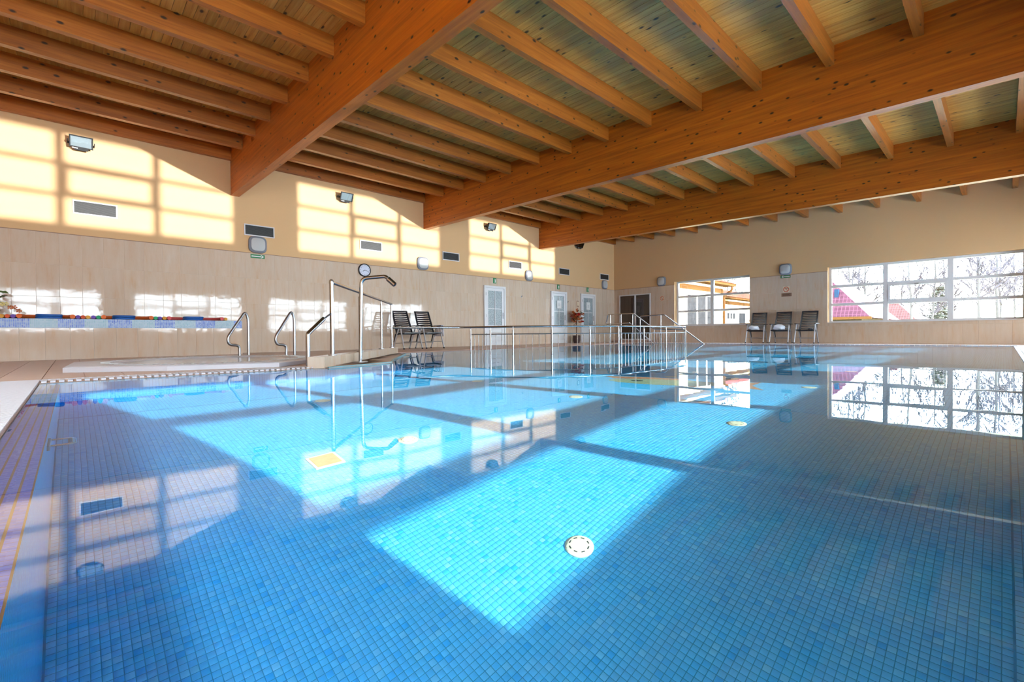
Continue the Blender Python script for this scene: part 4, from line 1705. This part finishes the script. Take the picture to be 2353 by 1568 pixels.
def floodlight(y, z, label, tilt):
    c = Vector((WX + .16, y, z))
    t = thing('floodlight', label, 'floodlight', (WX, y, z), 'black floodlights under the ceiling')
    rot = Matrix.Rotation(tilt, 3, 'Y')

    def R(mb):
        mb.v = [tuple(c + rot @ Vector(p)) for p in mb.v]
        return mb
    # local: +x faces the room
    mb = MB()
    mb.hexa([(-.09, -.12, -.07), (-.09, .12, -.07), (-.09, .12, .07), (-.09, -.12, .07), (.02, -.17, -.11), (.02, .17, -.11), (.02, .17, .11), (.02, -.17, .11)])
    fr = .02
    mb.box(.02, .045, -.17, .17, -.11, -.11 + fr).box(.02, .045, -.17, .17, .11 - fr, .11).box(.02, .045, -.17, -.17 + fr, -.11 + fr, .11 - fr).box(.02, .045, .17 - fr, .17, -.11 + fr, .11 - fr)
    mb.box(-.02, .04, -.10, .10, -.155, -.11)
    R(mb).build('housing', M['rubber'], t)
    R(MB().box(.021, .026, -.15, .15, -.09, .09)).build('reflector', plain('reflector', D(130, 136, 138), .3, .3), t)
    R(MB().box(.034, .038, -.15, .15, -.09, .09)).build('lens', M['glass'], t)
    R(MB().box(.04, .044, -.13, -.05, -.13, -.115)).build('rating_label', M['signwhite'], t)
    br = MB().bar((WX, y - .19, z), (c.x, c.y - .19, c.z), .012, .04).bar((WX, y + .19, z), (c.x, c.y + .19, c.z), .012, .04).box(WX, WX + .01, y - .19, y + .19, z - .02, z + .02)
    br.build('bracket', M['rubber'], t)


floodlight(.19, 4.15, 'black floodlight above the leftmost grille, in the first roof bay', .35)
floodlight(5.42, 4.14, 'black floodlight in the second roof bay, above the clock', .45)
floodlight(10.58, 4.13, 'black floodlight in the third roof bay, above the first white door', .45)
floodlight(15.48, 4.10, 'black floodlight half hidden by the farthest roof beam', .45)


# clock
ck = thing('wall_clock', 'round white wall clock with dark rim on the tiled wall', 'clock', (TXF, 5.975, 2.225))
cc = (TXF, 5.975, 2.225)
MB().lathe([(.185, 0), (.185, .03), (.165, .042), (.16, .03)], cc, 36, 'x').build('rim', M['navy'], ck, True)
MB().lathe([(.155, .012), (.155, .034)], cc, 36, 'x').build('dial', plain('dial', D(222, 226, 244), .4), ck)


def text(name, body, size, mat, parent, loc, rot):
    cu = bpy.data.curves.new(name, 'FONT')
    cu.body = body
    cu.size = size
    cu.extrude = .0008
    cu.align_x = 'CENTER'
    cu.align_y = 'CENTER'
    cu.materials.append(mat)
    tmp = bpy.data.objects.new(name, cu)
    COL.objects.link(tmp)
    bpy.context.view_layer.update()
    me = bpy.data.meshes.new_from_object(tmp.evaluated_get(bpy.context.evaluated_depsgraph_get()))
    bpy.data.objects.remove(tmp)
    o = link(name, me, parent, loc)
    o.rotation_euler = rot
    return o


ROT_L = (math.pi / 2, 0, math.pi / 2)      # lettering on the left wall, read from +x
ROT_B = (math.pi / 2, 0, 0)                # on the back wall, read from -y
for h in range(1, 13):
    a = math.pi / 2 - h * math.pi / 6
    # along the wall, +y is to the reader's right
    text('numeral', str(h), .042, M['navy'], ck, (.0352, .128 * math.cos(a), .128 * math.sin(a)), ROT_L)
for nme, ang, ln, wd in (('hour_hand', math.radians(-8 + 0), .075, .012), ('minute_hand', math.radians(-18), .12, .008)):
    pass
MB().bar((cc[0] + .039, cc[1], cc[2]), (cc[0] + .039, cc[1] - .062, cc[2] - .036), .004, .013, up=(0, 0, 1)).build('hour_hand', M['navy'], ck)
MB().bar((cc[0] + .043, cc[1], cc[2]), (cc[0] + .043, cc[1] + .115, cc[2] - .035), .004, .009, up=(0, 0, 1)).build('minute_hand', M['navy'], ck)


def arrow_sign(wall, a, z, label, flip):
    t = thing('arrow_sign', label, 'sign', (TXF, a, z) if wall == 'l' else (a, YB - .0145, z))
    w, h = .155, .045
    A = MB()
    s = -1 if flip else 1

    def pt(u, v, d):
        return (TXF + d, a + u, z + v) if wall == 'l' else (a + u, YB - .0145 - d, z + v)

    def slab(pts, d0, d1, name, mat):
        mb = MB()
        k = len(pts)
        q0 = [pt(u, v, d0) for u, v in pts]
        q1 = [pt(u, v, d1) for u, v in pts]
        mb.poly(q1)
        for i in range(k):
            mb.poly([q0[i], q0[(i + 1) % k], q1[(i + 1) % k], q1[i]])
        mb.build(name, mat, t)
    slab([(-w, -h), (w, -h), (w, h), (-w, h)], 0, .004, 'plate', M['signgreen'])
    slab([(-.135 * s, -.012), (.075 * s, -.012), (.075 * s, .012), (-.135 * s, .012)], .004, .006, 'arrow_shaft', M['signwhite'])
    slab([(.06 * s, -.034), (.09 * s, -.034), (.135 * s, 0), (.09 * s, .034), (.06 * s, .034), (.10 * s, 0)], .004, .006, 'arrow_head', M['signwhite'])


arrow_sign('l', 3.27, 2.315, 'green sign with a white arrow below the wall lamp on the left wall', False)
arrow_sign('b', -5.24, 2.325, 'green sign with a white arrow below the lamp above the chairs', True)


def exit_sign(y, label):
    t = thing('exit_sign', label, 'sign', (TXF, y, 2.285))
    MB().box(TXF, TXF + .004, y - .075, y + .075, 2.19, 2.38).build('plate', M['signgreen'], t)
    MB().box(TXF + .004, TXF + .006, y - .012, y + .042, 2.215, 2.335).build('door_symbol', M['signwhite'], t)
    mb = MB().box(TXF + .006, TXF + .008, y - .02, y + .0, 2.24, 2.30)
    mb.box(TXF + .006, TXF + .008, y - .015, y + .005, 2.305, 2.322).bar((TXF + .007, y - .015, 2.24), (TXF + .007, y - .045, 2.215), .002, .012, up=(0, 0, 1)).bar((TXF + .007, y - .005, 2.24), (TXF + .007, y + .02, 2.215), .002, .012, up=(0, 0, 1))
    mb.build('runner_symbol', M['signgreen'], t)


exit_sign(10.83, 'small green exit sign above the first white door, nearest the chairs')
exit_sign(14.23, 'small green exit sign above the middle white door')
exit_sign(16.15, 'small green exit sign above the white door beside the plant')


def ban_sign(x, z, label, kind):
    yf = YB - .0145
    t = thing('ban_sign', label, 'sign', (x, yf, z))
    if kind:
        MB().box(x - .15, x + .15, yf - .003, yf, z - .15, z + .15).build('plate', M['signcream'], t)
    else:
        MB().lathe([(.15, 0), (.15, -.003)], (x, yf, z), 28, 'y').build('plate', M['signcream'], t)
    ring = MB()
    for i in range(32):
        a, b = 2 * math.pi * i / 32, 2 * math.pi * (i + 1) / 32
        ring.poly([(x + .10 * math.cos(a), yf - .005, z + .10 * math.sin(a)), (x + .10 * math.cos(b), yf - .005, z + .10 * math.sin(b)),
                   (x + .13 * math.cos(b), yf - .005, z + .13 * math.sin(b)), (x + .13 * math.cos(a), yf - .005, z + .13 * math.sin(a))])
    ring.build('ring', M['signred'], t)
    MB().bar((x - .08, yf - .005, z + .08), (x + .08, yf - .005, z - .08), .002, .022, up=(.7, 0, .7)).build('slash', M['signred'], t)
    if kind:        # diver
        mb = MB().bar((x - .03, yf - .004, z + .05), (x + .06, yf - .004, z + .02), .002, .022, up=(0, 0, 1)).lathe([(.014, 0), (.014, -.002)], (x + .075, yf - .003, z + .03), 10, 'y')
    else:           # walker
        mb = MB().bar((x, yf - .004, z - .02), (x, yf - .004, z + .05), .002, .024, up=(1, 0, 0)).bar((x, yf - .004, z - .02), (x - .035, yf - .004, z - .08), .002, .014, up=(1, 0, 0)).bar((x, yf - .004, z - .02), (x + .035, yf - .004, z - .08), .002, .014, up=(1, 0, 0)).lathe([(.016, 0), (.016, -.002)], (x, yf - .003, z + .072), 10, 'y')
    mb.build('figure', M['navy'], t)
    t.scale = (.7, 1, .7)


ban_sign(-9.92, 1.86, 'round orange prohibition sign beside the dark double door', 0)
ban_sign(-5.22, 1.88, 'square orange prohibition sign above the brown plate on the back wall', 1)
t = thing('brown_plate', 'small brown text plate under the square prohibition sign', 'sign', (-5.21, YB - .0145, 1.69))
MB().box(-5.37, -5.05, YB - .0185, YB - .0145, 1.63, 1.75).build('plate', M['brown'], t)
mb = MB()
for i in range(3):
    mb.box(-5.33, -5.09 - .03 * (i % 2), YB - .0195, YB - .0185, 1.655 + .03 * i, 1.667 + .03 * i)
mb.build('text_lines', M['pot'], t)
t = thing('notice_plate', 'small framed notice between the two far white doors', 'notice', (TXF, 15.47, 1.66))
MB().box(TXF, TXF + .008, 15.40, 15.54, 1.54, 1.78).build('frame', M['brown'], t)
MB().box(TXF + .008, TXF + .010, 15.42, 15.52, 1.57, 1.75).build('sheet', M['signcream'], t)
for y, z, lab in ((12.14, 1.79, 'small dark wall hook between the first two white doors'), (14.79, 1.69, 'small dark wall hook right of the middle white door')):
    t = thing('wall_hook', lab, 'hook', (TXF, y, z), 'small wall hooks')
    MB().box(TXF, TXF + .006, y - .02, y + .02, z - .03, z + .03).build('plate', M['dsteel'], t)
    MB().tube(fillet([(TXF + .005, y, z + .015), (TXF + .05, y, z + .005), (TXF + .055, y, z + .04)], .015), .007, 8).build('prong', M['navy'], t, True)

# ------------------------------------------------------------------ outdoors, seen through the back windows
gd = structure('ground', MB().box(-60, 5, YB + T + .02, 120, -.6, -.35), plain('pale_ground', D(150, 146, 120), .95, var=.3, scale=.6))
M['annex'] = plain('annex_render', D(236, 218, 176), .9)
M['annex_trim'] = plain('annex_trim', (.055, .027, .010, 1), .9, spec=0)
M['oglass'] = plain('outdoor_glass', (.02, .02, .022, 1), .6, spec=0, var=.5, scale=6)
M['redtile'] = plain('red_tile', (.07, .02, .014, 1), .9, var=.2, scale=6, spec=0)


def annex(name, label, x, y0, y1, zev, wins):
    t = thing(name, label, 'building', (x - 2, (y0 + y1) / 2, -.35))
    MB().box(x - 4.5, x, y0, y1, -.35, zev).build('walls', M['annex'], t)
    MB().hexa([(x - 5, y0 - .4, zev), (x + .5, y0 - .4, zev), (x + .5, y1 + .4, zev), (x - 5, y1 + .4, zev),
               (x - 5, y0 - .4, zev + .12), (x + .5, y0 - .4, zev + .12), (x + .5, y1 + .4, zev + .12), (x - 5, y1 + .4, zev + .12)]).build('eaves', M['annex_trim'], t)
    MB().hexa([(x - 5, y0 - .4, zev + .12), (x + .55, y0 - .4, zev + .12), (x + .55, y1 + .4, zev + .12), (x - 5, y1 + .4, zev + .12),
               (x - 3.3, y0 + 1, zev + .95), (x - 1.5, y0 + 1, zev + .95), (x - 1.5, y1 - 1, zev + .95), (x - 3.3, y1 - 1, zev + .95)]).build('roof', M['redtile'], t)
    MB().box(x + .001, x + .03, y0, y1, zev - .35, zev - .12).build('band', M['annex_trim'], t)
    for a, b, z0, z1, n in wins:
        fr = MB().box(x, x + .04, a - .06, b + .06, z0 - .06, z0).box(x, x + .04, a - .06, b + .06, z1, z1 + .06).box(x, x + .04, a - .06, a, z0, z1).box(x, x + .04, b, b + .06, z0, z1)
        for i in range(1, n):
            m = a + (b - a) * i / n
            fr.box(x, x + .04, m - .06, m + .06, z0, z1)
        f_ = fr.build('window_frame', M['white'], t)
        for i in range(n):
            MB().box(x + .005, x + .02, a + (b - a) * i / n + (.06 if i else 0), a + (b - a) * (i + 1) / n - (.06 if i < n - 1 else 0), z0, z1).build('pane', M['oglass'], f_)
    return t


an = annex('annex_building', 'yellow annex wing with a three-light window, right outside the smaller window', -9.95, YB + T + .3, 24.4, 2.75, [(20.4, 23.4, .55, 2.15, 3)])
MB().tube(fillet([(-9.45, 24.3, 2.72), (-9.45, 24.3, 2.55), (-9.85, 24.3, 2.25), (-9.85, 24.3, -.3)], .08), .06, 10).build('downpipe', plain('copper_pipe', (.05, .024, .01, 1), .9, spec=0), an, True)
annex('far_annex', 'low yellow building with red roof edge standing behind the downpipe', -13.2, 29.5, 42, 2.7, [(33.0, 34.4, 1.35, 1.75, 3), (35.1, 36.3, .2, 1.8, 1)])


SUNLIT_HIP = plain('sunlit_hip_roof', (.12, .085, .11, 1), .9, spec=0)  # paler than the roof tiles: sunlight on the hip face put into the colour


def hip_house(name, label, x0, x1, y0, y1, zw, zr, ridge, mat, wallm):
    t = thing(name, label, 'house', ((x0 + x1) / 2, (y0 + y1) / 2, -.35))
    MB().box(x0 + .4, x1 - .4, y0 + .4, y1 - .4, -.35, zw).build('walls', wallm, t)
    ym = (y0 + y1) / 2
    ra, rb_ = ridge
    mb = MB()
    mb.poly([(x0, y0, zw), (x1, y0, zw), (rb_, ym, zr), (ra, ym, zr)])
    mb.poly([(x1, y1, zw), (x0, y1, zw), (ra, ym, zr), (rb_, ym, zr)])
    MB().hexa([(x1, y0, zw), (x1 + .1, y0, zw - .04), (x1 + .1, y1, zw - .04), (x1, y1, zw), (rb_, ym, zr), (rb_ + .02, ym, zr), (rb_ + .02, ym + .02, zr), (rb_, ym + .02, zr)]).build('hip_face', SUNLIT_HIP, t)
    mb.poly([(x0, y1, zw), (x0, y0, zw), (ra, ym, zr)])
    mb.poly([(x0, y0, zw), (x0, y1, zw), (x1, y1, zw), (x1, y0, zw)])
    mb.build('roof', mat, t)
    cap = MB()
    cap.bar((ra, ym, zr + .05), (rb_, ym, zr + .05), .3, .16)
    cap.build('ridge_cap', mat, t)
    MB().box(x0 - .05, x1 + .05, y0 - .12, y0 + .02, zw - .1, zw + .02).build('gutter', M['annex_trim'], t)
    return t


def roof_tiles(name, c):
    m, nt, nd, lk, b = nm(name)
    g = N(nt, 'ShaderNodeNewGeometry')
    br = N(nt, 'ShaderNodeTexBrick')
    br.offset = 0
    mp = N(nt, 'ShaderNodeMapping')
    mp.inputs['Rotation'].default_value = (math.radians(90), 0, 0)
    lk.new(g.outputs['Position'], mp.inputs['Vector'])
    lk.new(mp.outputs[0], br.inputs['Vector'])
    br.inputs['Scale'].default_value = 1.0
    br.inputs['Brick Width'].default_value = .16
    br.inputs['Row Height'].default_value = .20
    br.inputs['Mortar Size'].default_value = .014
    br.inputs['Color1'].default_value = c
    br.inputs['Color2'].default_value = tuple(q * .8 for q in c[:3]) + (1,)
    br.inputs['Mortar'].default_value = tuple(min(1, q * 1.6) for q in c[:3]) + (1,)
    lk.new(br.outputs[0], b.inputs['Base Color'])
    b.inputs['Roughness'].default_value = .9
    b.inputs['Specular IOR Level'].default_value = 0
    return m


h1 = hip_house('neighbour_house', 'house with a steep magenta tiled roof filling the lower left of the wide window', -9.5, -4.26, 27.0, 35.0, 1.07, 6.55, (-9.5, -9.45), roof_tiles('magenta_tiles', (.032, .0135, .0205, 1)), plain('house_cream', (.05, .04, .025, 1), .9, spec=0))
MB().box(-5.83, -5.66, 27.75, 27.95, 2.05, 2.5).build('skylight', plain('skylight_blue', (.008, .02, .04, 1), .8, spec=0), h1)
hip_house('distant_house', 'distant house with a low red roof behind bare trunks', -7.4, -4.5, 46, 51, 1.25, 2.7, (-6.3, -5.9), roof_tiles('red_tiles', (.04, .020, .020, 1)), plain('house_cream2', (.05, .04, .025, 1), .9, spec=0))

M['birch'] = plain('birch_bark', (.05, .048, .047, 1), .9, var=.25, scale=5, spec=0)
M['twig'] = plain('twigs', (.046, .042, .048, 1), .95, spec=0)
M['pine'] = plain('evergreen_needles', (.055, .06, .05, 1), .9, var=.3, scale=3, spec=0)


def bare_tree(seed, H):
    rg = random.Random(seed)
    t = bpy.data.objects.new('birch_tree', None)
    COL.objects.link(t)
    tr = []
    x = y = 0
    for i in range(7):
        tr.append(Vector((x, y, H * i / 6)))
        x += rg.uniform(-.14, .14)
        y += rg.uniform(-.14, .14)
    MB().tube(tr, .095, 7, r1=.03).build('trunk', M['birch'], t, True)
    tw = MB()

    def grow(p, d, L, r, lev):
        q = p + d * L * .5
        e = q + (d + Vector((rg.uniform(-.3, .3), rg.uniform(-.3, .3), rg.uniform(0, .3)))).normalized() * L * .5
        tw.tube([p, q, e], r, 3, r1=r * .7, cap=False)
        if lev:
            for k in range(4):
                f = rg.uniform(.3, 1)
                s = p + (e - p) * f
                nd_ = (d + Vector((rg.uniform(-.8, .8), rg.uniform(-.8, .8), rg.uniform(-.2, .6)))).normalized()
                grow(s, nd_, L * rg.uniform(.4, .6), r * .75, lev - 1)
    for i in range(34):
        f = rg.uniform(.22, .98)
        k = int(f * 6)
        p = tr[k] + (tr[min(k + 1, 6)] - tr[k]) * (f * 6 - k)
        a = rg.uniform(0, 6.283)
        d = Vector((math.cos(a), math.sin(a), rg.uniform(.5, 1.2))).normalized()
        grow(p, d, H * .155 * (1.15 - f * .6), .029, 2)
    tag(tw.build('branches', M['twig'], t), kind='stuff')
    return t


protos = [bare_tree(11, 8.5), bare_tree(23, 7.4), bare_tree(31, 9.5)]
rt = random.Random(5)
k = 0
spots = []
for r_, yy in enumerate((39, 42.5, 46, 49.5, 53, 56.5, 60)):
    xx = -.285 * yy + 1.7 * (r_ % 2)
    while xx < .075 * yy:
        spots.append((xx + rt.uniform(-.35, .35), yy + rt.uniform(-.5, .5)))
        xx += 3.5
for yy in (49, 54, 59):
    spots.append((-.385 * yy + rt.uniform(-.4, .4), yy + 1))
for i, (xx, yy) in enumerate(spots):
    if (-9.2 < xx < -2.8 and 43.5 < yy < 53.5) or (i > 2 and any(math.hypot(xx - a_, yy - b_) < 4.2 for a_, b_ in ((-15.2, 46.5), (-20.5, 51.5), (-3.4, 47.6)))):
        continue
    o = protos[i] if i < 3 else copy_tree(protos[i % 3])
    o.location = (xx, yy, -.36)
    o.rotation_euler = (0, 0, rt.uniform(0, 6.28))
    s = rt.uniform(.85, 1.1)
    o.scale = (s, s, s)
    tag(o, 'bare pale birch tree standing outside beyond the back windows', 'tree', 'bare birch trees beyond the back windows')


def evergreen(x, y, H, label, seed):
    rg = random.Random(seed)
    t = thing('evergreen_tree', label, 'tree', (x, y, -.36), 'evergreens beyond the small window')
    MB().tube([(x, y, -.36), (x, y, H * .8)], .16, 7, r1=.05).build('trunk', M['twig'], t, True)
    mb = MB()
    for i in range(900):
        f = rg.uniform(.12, 1) 
        r = (1 - f * .8) * H * .28 * math.sqrt(rg.uniform(.1, 1))
        a = rg.uniform(0, 6.283)
        c = Vector((x + r * math.cos(a), y + r * math.sin(a), f * H))
        s = rg.uniform(.12, .3)
        d1 = Vector((rg.uniform(-1, 1), rg.uniform(-1, 1), rg.uniform(-.4, .4))) * s
        d2 = Vector((rg.uniform(-1, 1), rg.uniform(-1, 1), rg.uniform(-.6, .6))) * s
        mb.poly([c - d1, c + d2, c + d1])
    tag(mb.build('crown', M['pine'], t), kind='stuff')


evergreen(-15.2, 46.5, 7.6, 'dark green evergreen tree over the low yellow building', 1)
evergreen(-20.5, 51.5, 9.0, 'tall evergreen tree standing behind the low yellow building', 2)
evergreen(-3.4, 47.6, 3.7, 'grey green evergreen bush right of the distant red roof', 4)
